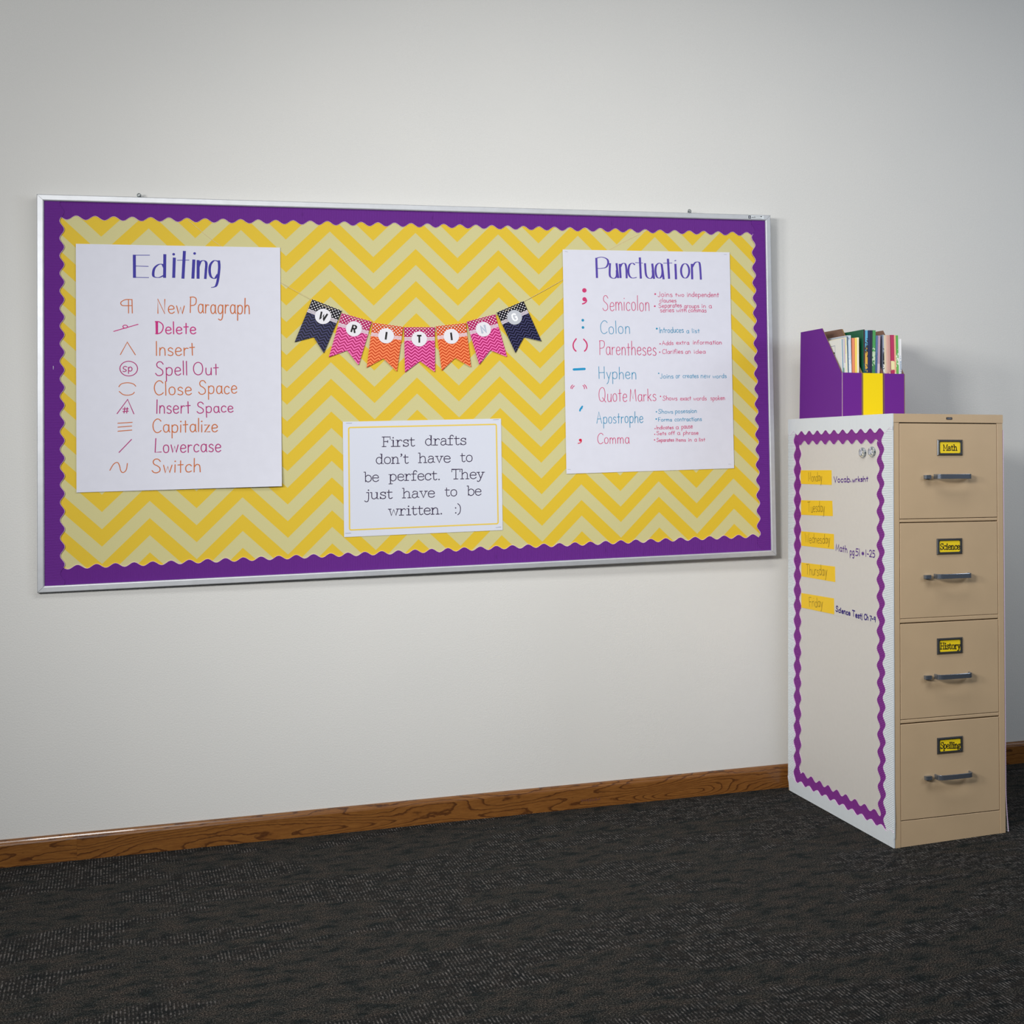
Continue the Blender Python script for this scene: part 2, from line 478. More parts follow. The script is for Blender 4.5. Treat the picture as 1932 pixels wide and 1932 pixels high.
DATA = json.loads(r"""{"editing":{"c":[-0.7953,0.0775],"ang":0.0005,"w":0.6096,"h":0.7874,"title":[[[[-0.1357,0.362],[-0.1355,0.2876]],[0.00203,0.0088],"s"],[[[-0.1357,0.3605],[-0.0902,0.3614]],[0.00203,0.0088],"s"],[[[-0.1316,0.3259],[-0.0942,0.3251]],[0.00203,0.00881],"s"],[[[-0.1355,0.2894],[-0.0931,0.2889]],[0.00203,0.00881],"s"],[[[-0.0458,0.3655],[-0.0469,0.2888]],[0.00206,0.00892],"s"],[[[-0.0176,0.3549],[-0.0198,0.2891]],[0.00207,0.00895],"s"],[[[0.0127,0.3771],[0.0078,0.2869]],[0.00208,0.00899],"s"],[[[-0.0093,0.3465],[0.027,0.3476]],[0.00207,0.00896],"s"],[[[0.0408,0.3497],[0.0376,0.2873]],[0.00208,0.00903],"s"],[[[0.0537,0.348],[0.0532,0.2871]],[0.00209,0.00905],"s"],[[[-0.0477,0.3221],[-0.0539,0.3324],[-0.0652,0.3311],[-0.0765,0.3198],[-0.0805,0.3031],[-0.0777,0.292],[-0.0634,0.2897],[-0.049,0.2969]],[0.00206,0.00754],"c"],[[[0.0538,0.3238],[0.0607,0.3425],[0.0711,0.3465],[0.0781,0.3384],[0.0768,0.3129],[0.0748,0.2867]],[0.00209,0.00765],"c"],[[[0.1148,0.3442],[0.1019,0.347],[0.0907,0.3337],[0.088,0.3131],[0.0922,0.2944],[0.1035,0.2889],[0.1125,0.3022]],[0.00211,0.00772],"c"],[[[0.1159,0.348],[0.1174,0.3248],[0.1133,0.2872],[0.1081,0.2665],[0.1011,0.2608],[0.0924,0.2592]],[0.00211,0.00772],"c"]],"tdots":[[-0.0194,0.3657,0.00413],[0.0432,0.3695,0.00417]],"symbols":[["orange",[[[[-0.1431,0.2175],[-0.1617,0.2173],[-0.1745,0.2098],[-0.1752,0.2025],[-0.1684,0.1981],[-0.1448,0.1983]],[0.00271],"c"],[[[-0.1533,0.2174],[-0.1532,0.1743]],[0.0027],""],[[[-0.1431,0.2182],[-0.1423,0.1743]],[0.00271],""]]],["magenta",[[[[-0.1965,0.1156],[-0.1256,0.1383]],[0.00269],""],[[[-0.1564,0.1308],[-0.1567,0.1296],[-0.1573,0.1284],[-0.1584,0.1274],[-0.1598,0.1267],[-0.1614,0.1262],[-0.1632,0.126],[-0.1649,0.1262],[-0.1665,0.1266],[-0.1679,0.1274],[-0.169,0.1284],[-0.1697,0.1295],[-0.1699,0.1308],[-0.1697,0.132],[-0.169,0.1332],[-0.168,0.1342],[-0.1666,0.1349],[-0.1649,0.1354],[-0.1632,0.1356],[-0.1614,0.1354],[-0.1598,0.1349],[-0.1584,0.1342],[-0.1573,0.1332],[-0.1567,0.132],[-0.1564,0.1308]],[0.0027],""]]],["orange",[[[[-0.1774,0.0414],[-0.1573,0.0811],[-0.1339,0.0404]],[0.0027],""]]],["plum",[[[[-0.1276,-0.0039],[-0.1285,-0.01],[-0.131,-0.0157],[-0.1351,-0.0206],[-0.1405,-0.0243],[-0.1467,-0.0266],[-0.1533,-0.0273],[-0.16,-0.0265],[-0.1661,-0.024],[-0.1715,-0.0203],[-0.1755,-0.0153],[-0.1781,-0.0096],[-0.179,-0.0035],[-0.1782,0.0026],[-0.1756,0.0082],[-0.1716,0.0131],[-0.1663,0.0168],[-0.1601,0.0191],[-0.1534,0.0199],[-0.1468,0.019],[-0.1406,0.0166],[-0.1352,0.0129],[-0.1311,0.0079],[-0.1285,0.0022],[-0.1276,-0.0039]],[0.00272],""],[[[-0.1588,0.0019],[-0.1645,0.0037],[-0.1692,0.0001],[-0.1679,-0.0044],[-0.1618,-0.0073],[-0.1611,-0.011],[-0.1662,-0.0132],[-0.1702,-0.0117]],[0.0027],"c"],[[[-0.1541,0.0007],[-0.154,-0.0192]],[0.0027],""],[[[-0.154,-0.0037],[-0.1493,0.0018],[-0.1442,-0.0019],[-0.1442,-0.0082],[-0.1486,-0.0119],[-0.154,-0.0092]],[0.0027],"c"]]],["orange",[[[[-0.1822,-0.0613],[-0.1745,-0.0522],[-0.157,-0.0487],[-0.1407,-0.0525],[-0.1332,-0.06]],[0.00269],"c"],[[[-0.1812,-0.0764],[-0.1694,-0.0865],[-0.1542,-0.0885],[-0.1423,-0.085],[-0.1373,-0.0795]],[0.0027],"c"]]],["plum",[[[[-0.1877,-0.147],[-0.1568,-0.1022],[-0.1388,-0.1486]],[0.00269],""],[[[-0.1652,-0.1271],[-0.1675,-0.1455]],[0.0027],""],[[[-0.1581,-0.1283],[-0.1598,-0.1456]],[0.0027],""],[[[-0.1709,-0.1325],[-0.1551,-0.1321]],[0.0027],""],[[[-0.1709,-0.1407],[-0.155,-0.1394]],[0.0027],""]]],["orange",[[[[-0.1853,-0.1776],[-0.1438,-0.1755]],[0.00269],""],[[[-0.1853,-0.1901],[-0.1454,-0.1873]],[0.00269],""],[[[-0.1852,-0.203],[-0.1454,-0.2002]],[0.0027],""]]],["plum",[[[[-0.1824,-0.2705],[-0.146,-0.2301]],[0.0027],""]]],["orange",[[[[-0.209,-0.3264],[-0.1979,-0.3071],[-0.1867,-0.3025],[-0.1808,-0.314],[-0.1776,-0.3288],[-0.1709,-0.3349],[-0.1619,-0.3268],[-0.1583,-0.3062]],[0.00269],"c"]]]],"lines":[["orange",0.003,[["New",-0.0682,0.1744,0.012,0.1741,0.0453],["Paragraph",0.0275,0.176,0.2091,0.1733,0.0507]]],["magenta",0.0033000000000000004,[["Delete",-0.0741,0.1077,0.0458,0.1078,0.0391]]],["orange",0.003,[["Insert",-0.0739,0.0372,0.0419,0.0379,0.0454]]],["plum",0.003,[["Spell",-0.0755,-0.0258,0.0195,-0.0255,0.0446],["Out",0.0369,-0.0256,0.1126,-0.0252,0.0405]]],["orange",0.003,[["Close",-0.0794,-0.0895,0.0319,-0.0891,0.0447],["Space",0.0524,-0.0875,0.1686,-0.0871,0.0444]]],["plum",0.003,[["Insert",-0.0734,-0.1482,0.0276,-0.1489,0.044],["Space",0.0474,-0.1492,0.1571,-0.1474,0.0357]]],["orange",0.003,[["Capitalize",-0.0842,-0.2089,0.1091,-0.2105,0.043]]],["plum",0.003,[["Lowercase",-0.0782,-0.2733,0.1188,-0.2766,0.0441]]],["orange",0.003,[["Switch",-0.0871,-0.338,0.0579,-0.34,0.0438]]]]},"punctuation":{"c":[0.75,0.0909],"ang":0.0034,"w":0.6096,"h":0.7874,"title":[[[[-0.1861,0.3661],[-0.1849,0.2945]],[0.00207,0.00758],"s"],[[[-0.114,0.3482],[-0.1089,0.2952]],[0.00208,0.00764],"s"],[[[-0.1022,0.3459],[-0.1002,0.2953]],[0.00209,0.00765],"s"],[[[-0.029,0.3701],[-0.0268,0.294]],[0.00211,0.00773],"s"],[[[-0.0463,0.3512],[-0.0183,0.3498]],[0.0021,0.00771],"s"],[[[0.0159,0.3485],[0.0214,0.2937]],[0.00212,0.00777],"s"],[[[0.0502,0.3469],[0.0567,0.2924]],[0.00213,0.0078],"s"],[[[0.0738,0.3667],[0.0766,0.2943]],[0.00213,0.00782],"s"],[[[0.0566,0.3505],[0.0893,0.3516]],[0.00213,0.00781],"s"],[[[0.101,0.3486],[0.1022,0.2928]],[0.00214,0.00785],"s"],[[[0.0979,0.3594],[0.104,0.3612]],[0.00214,0.00785],"s"],[[[0.1619,0.3494],[0.1623,0.2934]],[0.00216,0.00791],"s"],[[[-0.1861,0.3647],[-0.1671,0.3691],[-0.1482,0.3625],[-0.1438,0.3488],[-0.1519,0.3333],[-0.1709,0.3289],[-0.184,0.3287]],[0.00207,0.00689],"c"],[[[-0.1372,0.3479],[-0.1392,0.3093],[-0.1348,0.2974],[-0.1227,0.294],[-0.1143,0.3027],[-0.1135,0.3234]],[0.00208,0.00693],"c"],[[[-0.1016,0.3322],[-0.0945,0.3454],[-0.0834,0.3472],[-0.079,0.3307],[-0.0782,0.2945]],[0.00209,0.00696],"c"],[[[-0.0474,0.3432],[-0.0561,0.349],[-0.0667,0.343],[-0.0714,0.3239],[-0.0687,0.3049],[-0.0583,0.2957],[-0.0419,0.2983]],[0.0021,0.00701],"c"],[[[-0.0105,0.3496],[-0.0081,0.3108],[-0.0012,0.2977],[0.0101,0.2954],[0.0172,0.3059],[0.0167,0.3249]],[0.00211,0.00704],"c"],[[[0.0512,0.3462],[0.0407,0.3503],[0.0299,0.3407],[0.0273,0.3199],[0.032,0.3008],[0.0426,0.2967],[0.0508,0.3079],[0.0528,0.3254]],[0.00213,0.00709],"c"],[[[0.1515,0.3237],[0.1509,0.3169],[0.1494,0.3106],[0.1469,0.3051],[0.1437,0.3009],[0.1401,0.2983],[0.1362,0.2973],[0.1323,0.2982],[0.1287,0.3008],[0.1257,0.3049],[0.1233,0.3103],[0.1219,0.3166],[0.1215,0.3234],[0.122,0.3302],[0.1236,0.3365],[0.1261,0.342],[0.1292,0.3462],[0.1329,0.3489],[0.1368,0.3498],[0.1407,0.349],[0.1443,0.3464],[0.1473,0.3422],[0.1497,0.3368],[0.1511,0.3305],[0.1515,0.3237]],[0.00215,0.00718],"c"],[[[0.1628,0.3372],[0.1745,0.3542],[0.1882,0.3557],[0.1924,0.3411],[0.1947,0.2927]],[0.00216,0.00719],"c"]],"tdots":[],"symbols":[["rose",[[[[-0.2252,0.2189],[-0.2239,0.2128],[-0.2284,0.2066],[-0.2376,0.2025]],[0.00479],"c"]],[[-0.2305,0.2503,0.00787],[-0.2307,0.2189,0.00752]]],["teal",[],[[-0.238,0.1446,0.00478],[-0.2378,0.1191,0.00478]]],["rose",[[[[-0.2625,0.0791],[-0.2711,0.0666],[-0.2736,0.0547],[-0.2706,0.0429],[-0.2642,0.036]],[0.00476],"c"],[[[-0.236,0.0776],[-0.2269,0.0664],[-0.2242,0.0545],[-0.2277,0.0426],[-0.2335,0.0359]],[0.00477],"c"]],[]],["cyan",[[[[-0.273,-0.0287],[-0.2346,-0.0271]],[0.00814],""]],[]],["rose",[[[[-0.2777,-0.083],[-0.2832,-0.0887],[-0.2839,-0.0954]],[0.00271],"c"],[[[-0.272,-0.0865],[-0.2771,-0.0905],[-0.2795,-0.0962]],[0.00271],"c"],[[[-0.2415,-0.0852],[-0.2377,-0.0893],[-0.2364,-0.0968]],[0.00272],"c"],[[[-0.2363,-0.0826],[-0.2309,-0.0887],[-0.2286,-0.0962]],[0.00272],"c"]],[]],["cyan",[[[[-0.2453,-0.1595],[-0.2518,-0.1684],[-0.2536,-0.1741]],[0.00577],"c"],[[[-0.2446,-0.1581],[-0.2474,-0.1668]],[0.00408],""]],[]],["red",[[[[-0.2501,-0.2779],[-0.2508,-0.2829],[-0.2553,-0.2869],[-0.262,-0.2884]],[0.00305],"c"]],[[-0.2539,-0.2772,0.00508]]]],"lines":[["rose",0.0021,[["Semicolon",-0.1668,0.1789,0.0026,0.1786,0.0533]]],["teal",0.0021,[["Colon",-0.177,0.0969,-0.0695,0.0966,0.0452]]],["rose",0.0021,[["Parentheses",-0.181,0.0219,0.0233,0.0198,0.0497]]],["teal",0.0021,[["Hyphen",-0.1857,-0.0629,-0.05,-0.0645,0.0426]]],["rose",0.0021,[["Quote",-0.1869,-0.1436,-0.0854,-0.1443,0.0493],["Marks",-0.0753,-0.1435,0.0199,-0.1437,0.0428]]],["teal",0.0021,[["Apostrophe",-0.1947,-0.2202,-0.0287,-0.2205,0.0401]]],["rose",0.0021,[["Comma",-0.1941,-0.2912,-0.0797,-0.2935,0.0366]]]],"notes":[["rose",0.0017,[["Joins",0.0341,0.2297,0.0873,0.2293,0.0181],["two",0.098,0.2307,0.1308,0.2309,0.0139],["independent",0.1426,0.23,0.2597,0.23,0.0175]],[[0.0247,0.239,0.00318]]],["rose",0.0017,[["clauses",0.0403,0.2099,0.1013,0.2095,0.0146]],[]],["rose",0.0017,[["Separates",0.0366,0.1898,0.1207,0.1929,0.0156],["groups",0.1303,0.1895,0.1852,0.1896,0.0161],["in",0.196,0.1897,0.2111,0.1897,0.0147],["a",0.2223,0.1898,0.2331,0.1898,0.0175]],[[0.0222,0.1953,0.00317]]],["rose",0.0017,[["series",0.0417,0.1739,0.092,0.174,0.0174],["with",0.1009,0.1741,0.1384,0.1741,0.0146],["commas",0.1455,0.1742,0.212,0.1743,0.0161]],[]],["teal",0.0017,[["Introduces",0.0371,0.0999,0.1258,0.1004,0.0208],["a",0.1368,0.099,0.1465,0.0989,0.0174],["list",0.1579,0.0989,0.1859,0.0995,0.0157]],[[0.0281,0.1147,0.00352]]],["rose",0.0017,[["Adds",0.0465,0.0556,0.0872,0.0564,0.0145],["extra",0.0979,0.0574,0.146,0.0579,0.0146],["information",0.1603,0.0578,0.2676,0.0573,0.0154]],[[0.0392,0.0601,0.00247]]],["rose",0.0017,[["Clarifies",0.0462,0.0248,0.1224,0.025,0.0156],["an",0.1306,0.0243,0.151,0.0249,0.016],["idea",0.1635,0.0241,0.2066,0.0252,0.0146]],[[0.0371,0.0304,0.00247]]],["teal",0.0017,[["Joins",0.0365,-0.0632,0.0849,-0.0638,0.0166],["or",0.0941,-0.0635,0.109,-0.0637,0.0187],["creates",0.1204,-0.0631,0.1775,-0.0638,0.0166],["new",0.1864,-0.0639,0.2209,-0.0643,0.0188],["words",0.2314,-0.0652,0.2831,-0.0651,0.0154]],[[0.0318,-0.0456,0.00246]]],["rose",0.0017,[["Shows",0.0445,-0.1424,0.0975,-0.144,0.0162],["exact",0.1092,-0.1432,0.1483,-0.1438,0.0152],["words",0.1587,-0.1443,0.2063,-0.1448,0.0153],["spoken",0.2214,-0.145,0.2755,-0.1446,0.016]],[[0.0369,-0.1282,0.00246]]],["teal",0.0017,[["Shows",0.0272,-0.1891,0.0811,-0.1902,0.0151],["posession",0.0892,-0.1897,0.1688,-0.1895,0.0159]],[[0.0209,-0.1832,0.00246]]],["teal",0.0017,[["Forms",0.0269,-0.2172,0.0765,-0.2183,0.0137],["contractions",0.0868,-0.2185,0.1864,-0.2193,0.0152]],[[0.0196,-0.2089,0.00281]]],["rose",0.0017,[["Indicates",0.02,-0.2455,0.0815,-0.2459,0.013],["a",0.0904,-0.2461,0.1006,-0.246,0.0158],["pause",0.1113,-0.2459,0.1525,-0.2451,0.0172]],[[0.0147,-0.243,0.0021]]],["rose",0.0017,[["Sets",0.0198,-0.266,0.0545,-0.2662,0.013],["off",0.0633,-0.2661,0.0863,-0.2666,0.013],["a",0.0955,-0.2669,0.1057,-0.2671,0.0158],["phrase",0.1174,-0.2667,0.1733,-0.2674,0.0138]],[[0.0131,-0.2635,0.0021]]],["rose",0.0017,[["Separates",0.0195,-0.2903,0.0825,-0.2906,0.013],["items",0.0895,-0.2911,0.126,-0.2917,0.0131],["in",0.136,-0.2923,0.148,-0.2926,0.0138],["a",0.158,-0.2929,0.1669,-0.2931,0.0159],["list",0.1758,-0.293,0.198,-0.2922,0.0131]],[[0.0122,-0.2833,0.00245]]]]},"note":{"c":[-0.0366,-0.2993],"ang":0.0028,"w":0.521,"h":0.384,"rows":[[["First",-0.1362,0.1057,-0.0281,0.1049,0.0324],["drafts",0.0044,0.1067,0.1422,0.1055,0.0326]],[["don't",-0.1566,0.0487,-0.0494,0.0474,0.0323],["have",-0.018,0.0481,0.0887,0.0464,0.0325],["to",0.1209,0.0471,0.1627,0.0472,0.032]],[["be",-0.1948,-0.0104,-0.1465,-0.0104,0.0322],["perfect.",-0.1148,-0.0098,0.054,-0.0116,0.0324],["They",0.09,-0.0108,0.2011,-0.0122,0.0327]],[["just",-0.1911,-0.0676,-0.1031,-0.0692,0.0322],["have",-0.0718,-0.069,0.0352,-0.0702,0.0324],["to",0.0672,-0.0681,0.1091,-0.0686,0.0319],["be",0.1417,-0.0684,0.1905,-0.0692,0.032]],[["written.",-0.1181,-0.1261,0.0601,-0.1282,0.0324],[":)",0.0987,-0.1273,0.1217,-0.1272,0.0296]]],"frame":[[-0.2422,0.1723],[0.244,0.1725],[0.2452,-0.1693],[-0.2429,-0.1691]],"staples":[[[[-0.2494,0.1867],[-0.2319,0.1869]],[0.00127],""],[[[0.2342,0.1883],[0.2521,0.1892]],[0.00133],""],[[[-0.2563,-0.1791],[-0.2392,-0.1791]],[0.00127],""],[[[0.2374,-0.1822],[0.2547,-0.1809]],[0.00133],""]]},"side":{"notes":[[["Vocab.",-0.4491,1.1152,-0.3111,1.1209,0.0193],["wrksht",-0.3026,1.1195,-0.1812,1.1245,0.017]],[["Math",-0.4355,0.8869,-0.3419,0.8846,0.0223],["pg",-0.322,0.879,-0.2878,0.8789,0.0235],["51",-0.2789,0.8799,-0.2436,0.8799,0.0226],["#",-0.2296,0.8827,-0.2122,0.883,0.0119],["1-25",-0.2019,0.8815,-0.1321,0.8816,0.0214]],[["Science",-0.4363,0.6814,-0.3198,0.6797,0.0176],["Test!",-0.3041,0.6794,-0.2279,0.6757,0.0184],["Ch",-0.214,0.6772,-0.1818,0.678,0.017],["7-9",-0.1711,0.6783,-0.129,0.6788,0.0146]]],"days":[[["Monday",-0.6674,1.1164,-0.5474,1.1197,0.0317]],[["Tuesday",-0.6724,1.0069,-0.5243,1.0124,0.0354]],[["Wednesday",-0.6971,0.8985,-0.4808,0.9063,0.0314]],[["Thursday",-0.6887,0.7873,-0.5061,0.7947,0.0356]],[["Friday",-0.6605,0.6769,-0.5429,0.6842,0.0335]]],"cards":[[[-0.7384,1.1542],[-0.4686,1.1575],[-0.4674,1.1074],[-0.7384,1.1054]],[[-0.7344,1.0472],[-0.463,1.0533],[-0.4586,1.0012],[-0.7345,0.9952]],[[-0.7335,0.9365],[-0.4498,0.9408],[-0.449,0.8892],[-0.7335,0.8851]],[[-0.7319,0.8254],[-0.4415,0.8314],[-0.4393,0.7795],[-0.732,0.7763]],[[-0.732,0.717],[-0.4499,0.7233],[-0.4482,0.6701],[-0.732,0.6655]]]},"cards":[["Math",0.1754,1.224,0.2258,1.2245,0.018],["Science",0.1634,0.9114,0.2335,0.9107,0.0186],["History",0.1608,0.5999,0.233,0.598,0.0192],["Spelling",0.1601,0.2912,0.2308,0.2878,0.0191]],"books":[[0,0.0245,0.0267,1.494,0.019,0.0215,1.6063],[0,0.0267,0.0295,1.494,0.0215,0.0252,1.6059],[0,0.0295,0.0325,1.4941,0.0252,0.0304,1.6064],[0,0.0325,0.0367,1.4942,0.0304,0.0364,1.6084],[0,0.0367,0.0407,1.4943,0.0364,0.0419,1.6104],[0,0.0407,0.0432,1.4943,0.0419,0.0454,1.6138],[0,0.0432,0.0456,1.4944,0.0454,0.0489,1.6157],[0,0.0456,0.0549,1.4945,0.0489,0.0614,1.6203],[0,0.0574,0.0656,1.4947,0.0639,0.0759,1.6113],[0,0.0666,0.0748,1.4949,0.0759,0.0834,1.6117],[0,0.0761,0.0836,1.4951,0.0839,0.0914,1.6135],[1,0.1067,0.1092,1.4935,0.1061,0.1091,1.6416],[1,0.1092,0.1117,1.4936,0.1091,0.1141,1.6424],[1,0.1117,0.1188,1.4937,0.1141,0.1268,1.6396],[1,0.1188,0.1263,1.4938,0.1268,0.1356,1.64],[1,0.1263,0.1326,1.494,0.1356,0.144,1.6403],[1,0.1334,0.1445,1.4941,0.144,0.1559,1.6406],[1,0.1453,0.1541,1.4944,0.1566,0.1647,1.6227],[1,0.1546,0.1642,1.4946,0.1652,0.1761,1.6229],[2,0.1825,0.1866,1.4929,0.1767,0.1825,1.6263],[2,0.1866,0.1922,1.493,0.183,0.1889,1.6251],[2,0.1922,0.1973,1.4931,0.1889,0.1947,1.6253],[2,0.1973,0.2024,1.4932,0.1947,0.2009,1.6255],[2,0.2024,0.2113,1.4934,0.2009,0.2068,1.6252],[2,0.2126,0.2259,1.4936,0.2068,0.2214,1.6266],[2,0.2259,0.2318,1.4939,0.2213,0.2285,1.6259],[2,0.2318,0.2408,1.494,0.2285,0.2383,1.6257],[2,0.2413,0.2464,1.4942,0.24,0.2477,1.6131],[2,0.248,0.2536,1.4943,0.2485,0.2547,1.6134]]}""")

# ------------------------------------------------------------------ materials
M = {}
M['wall'] = mat('wall_paint', (213, 213, 209), 0.7)
b = NB(M['wall'])
x, y, z = b.xyz()
v = b.vec(x, y, z)
b.color(b.mix(b.noise(v, 3, 2), lin(211, 211, 208), lin(216, 215, 211)))
b.bump(b.noise(v, 210, 3, 0.6), 0.45, 0.0018)

M['carpet'] = mat('carpet', (50, 50, 50), 0.95, spec=0.15)
b = NB(M['carpet'])
x, y, z = b.xyz()
c6, s6 = math.cos(math.radians(6)), math.sin(math.radians(6))
xr = b.math('ADD', b.math('MULTIPLY', x, c6), b.math('MULTIPLY', y, s6))
yr = b.math('SUBTRACT', b.math('MULTIPLY', y, c6), b.math('MULTIPLY', x, s6))
fine = b.noise(b.vec(b.math('MULTIPLY', xr, 1.3), yr), 210, 3, 0.85)
blot = b.noise(b.vec(xr, b.math('MULTIPLY', yr, 1.6)), 16, 3, 0.6)
mask = b.ramp(b.noise(b.vec(b.math('MULTIPLY', xr, 1.0), b.math('MULTIPLY', yr, 2.4), 3.1), 2.7, 1), [(0.49, (0, 0, 0, 1)), (0.53, (1, 1, 1, 1))])
stripe = b.math('SINE', b.math('MULTIPLY', xr, 2 * math.pi / 0.0085))
stripe = b.math('MULTIPLY', b.math('ADD', stripe, 1.0), 0.5)
dash = b.ramp(b.noise(b.vec(b.math('MULTIPLY', xr, 1.6), b.math('MULTIPLY', yr, 0.55)), 95, 2, 0.6), [(0.36, (0, 0, 0, 1)), (0.62, (1, 1, 1, 1))])
base = b.ramp(fine, [(0.40, lin(14, 15, 16)), (0.5, lin(48, 49, 48)), (0.57, lin(132, 127, 120)), (0.63, lin(178, 168, 156))])
tint = b.ramp(blot, [(0.34, lin(44, 62, 68)), (0.48, lin(100, 102, 102)), (0.68, lin(124, 116, 112))])
mul = b.nt.nodes.new('ShaderNodeMix')
mul.data_type = 'RGBA'
mul.blend_type = 'MULTIPLY'
mul.inputs[0].default_value = 1.0
b.nt.links.new(base, mul.inputs[6])
sc2 = b.nt.nodes.new('ShaderNodeMix')
sc2.data_type = 'RGBA'
sc2.blend_type = 'ADD'
sc2.inputs[0].default_value = 1.0
b.nt.links.new(tint, sc2.inputs[6])
b.nt.links.new(tint, sc2.inputs[7])
b.nt.links.new(sc2.outputs[2], mul.inputs[7])
patch = b.ramp(b.noise(b.vec(xr, b.math('MULTIPLY', yr, 2.0), 9.0), 24, 2, 0.6), [(0.40, (0.25, 0.25, 0.25, 1)), (0.58, (1, 1, 1, 1))])
sd = b.math('MULTIPLY', b.math('MULTIPLY', stripe, dash), patch)
striped = b.ramp(sd, [(0.15, (0.0, 0.0, 0.0, 1)), (0.9, lin(104, 100, 97))])
half = b.mix(b.math('MULTIPLY', mask, 0.55), mul.outputs[2], lin(16, 18, 20))
add = b.nt.nodes.new('ShaderNodeMix')
add.data_type = 'RGBA'
add.blend_type = 'ADD'
b.nt.links.new(mask, add.inputs[0])
b.nt.links.new(half, add.inputs[6])
b.nt.links.new(striped, add.inputs[7])
b.color(add.outputs[2])
b.bump(b.math('ADD', fine, b.math('MULTIPLY', b.math('MULTIPLY', stripe, mask), 1.2)), 0.8, 0.003)

M['oak'] = mat('oak', (150, 90, 35), 0.27, coat=0.3)
b = NB(M['oak'])
x, y, z = b.xyz()
warp = b.math('ADD', b.noise(b.vec(b.math('MULTIPLY', x, 0.75), b.math('MULTIPLY', y, 3.0), b.math('MULTIPLY', z, 5.0)), 2.4, 1, 0.4), b.math('MULTIPLY', b.noise(b.vec(b.math('MULTIPLY', x, 0.5), y, z), 60, 3), 0.035))
rings = b.math('FRACT', b.math('ADD', b.math('MULTIPLY', warp, 23.0), b.math('MULTIPLY', z, 20.0)))
ringc = b.ramp(rings, [(0.0, lin(134, 88, 40)), (0.72, lin(128, 82, 36)), (0.88, lin(74, 43, 20)), (0.95, lin(90, 54, 24)), (1.0, lin(134, 88, 40))])
grain = b.noise(b.vec(b.math('MULTIPLY', x, 0.12), y, z), 260, 4, 0.7)
b.color(b.mix(b.ramp(grain, [(0.42, (0.35, 0.35, 0.35, 1)), (0.6, (0, 0, 0, 1))]), ringc, lin(88, 48, 18)))
b.bump(grain, 0.15, 0.0006)

M['alu'] = mat('brushed_aluminium', (196, 199, 203), 0.45, 0.55, noise=0.04, nscale=40)
M['joint'] = mat('mitre_joint_grey', (110, 110, 104), 0.7)
M['purple'] = mat('purple_corrugated_paper', (100, 36, 134), 0.7, spec=0.25)
M['purple_light'] = mat('violet_corrugated_paper', (126, 46, 138), 0.7, spec=0.25)
M['white_card'] = mat('white_corrugated_paper', (214, 220, 224), 0.6)
M['cut'] = mat('cut_paper_edge', (228, 200, 226), 0.7)
M['poster'] = mat('poster_paper', (212, 213, 224), 0.75, noise=0.015, nscale=30)
M['note'] = mat('note_paper', (208, 212, 224), 0.75)
M['back'] = mat('chevron_backing_paper', (222, 190, 50), 0.7)
b = NB(M['back'])
x, y, z = b.xyz()
P, H_ = 0.2775, 0.1095
t = b.math('FRACT', b.math('DIVIDE', b.math('ADD', x, 0.334 + P * 20 + P / 2), P))
tri = b.math('MULTIPLY', b.math('ABSOLUTE', b.math('SUBTRACT', t, 0.5)), P)
q = b.math('SUBTRACT', b.math('ADD', y, tri), b.math('MULTIPLY', b.math('ADD', x, 0.334), 0.006))
fr = b.math('FRACT', b.math('DIVIDE', b.math('SUBTRACT', q, 0.0361 - 20 * H_), H_))
isy = b.math('GREATER_THAN', fr, 0.5)
weave = b.noise(b.vec(b.math('MULTIPLY', x, 3.0), y), 380, 2)
cy = b.mix(weave, lin(210, 176, 26), lin(220, 187, 42))
cc = b.mix(weave, lin(194, 187, 130), lin(204, 197, 142))
b.color(b.mix(isy, cc, cy))

INK = {'orange': (196, 104, 48), 'magenta': (190, 28, 118), 'plum': (170, 38, 112), 'rose': (198, 52, 108), 'teal': (28, 138, 178),
       'cyan': (22, 142, 190), 'red': (206, 26, 66), 'blue': (52, 46, 148), 'violet': (80, 62, 158), 'type': (44, 28, 62),
       'pen': (84, 34, 134), 'penblue': (48, 24, 120), 'fine': (88, 66, 30), 'black': (22, 20, 22), 'ruleyellow': (226, 196, 84), 'steel': (150, 155, 170)}
for k, c in INK.items():
    M['ink_' + k] = mat('ink_' + k, c, 0.6, spec=0.3)

M['tan'] = mat('tan_enamel', (194, 168, 134), 0.42, noise=0.03, nscale=9, bump=0.12, bscale=900)
M['dark'] = mat('shadow_gap_black', (24, 20, 18), 0.8)
M['beige'] = mat('beige_steel_panel', (208, 204, 198), 0.6, noise=0.012, nscale=60)
M['chrome'] = mat('polished_chrome', (142, 150, 162), 0.22, 0.8)
M['chrome_dark'] = mat('dark_chrome', (112, 114, 116), 0.26, 0.85)
M['card'] = mat('yellow_card', (244, 212, 20), 0.5)
M['day'] = mat('golden_card', (240, 196, 22), 0.65)
M['kraft'] = mat('kraft_board', (122, 92, 76), 0.85, noise=0.06, nscale=120)
M['box_purple'] = mat('purple_coated_board', (102, 28, 138), 0.6, spec=0.25)
M['box_yellow'] = mat('yellow_coated_board', (238, 210, 0), 0.6, spec=0.25)
M['screw'] = mat('zinc_screw', (120, 128, 130), 0.35, 0.9)
M['cord'] = mat('cotton_cord', (214, 196, 150), 0.8)
M['pages'] = mat('book_pages', (228, 222, 208), 0.8)

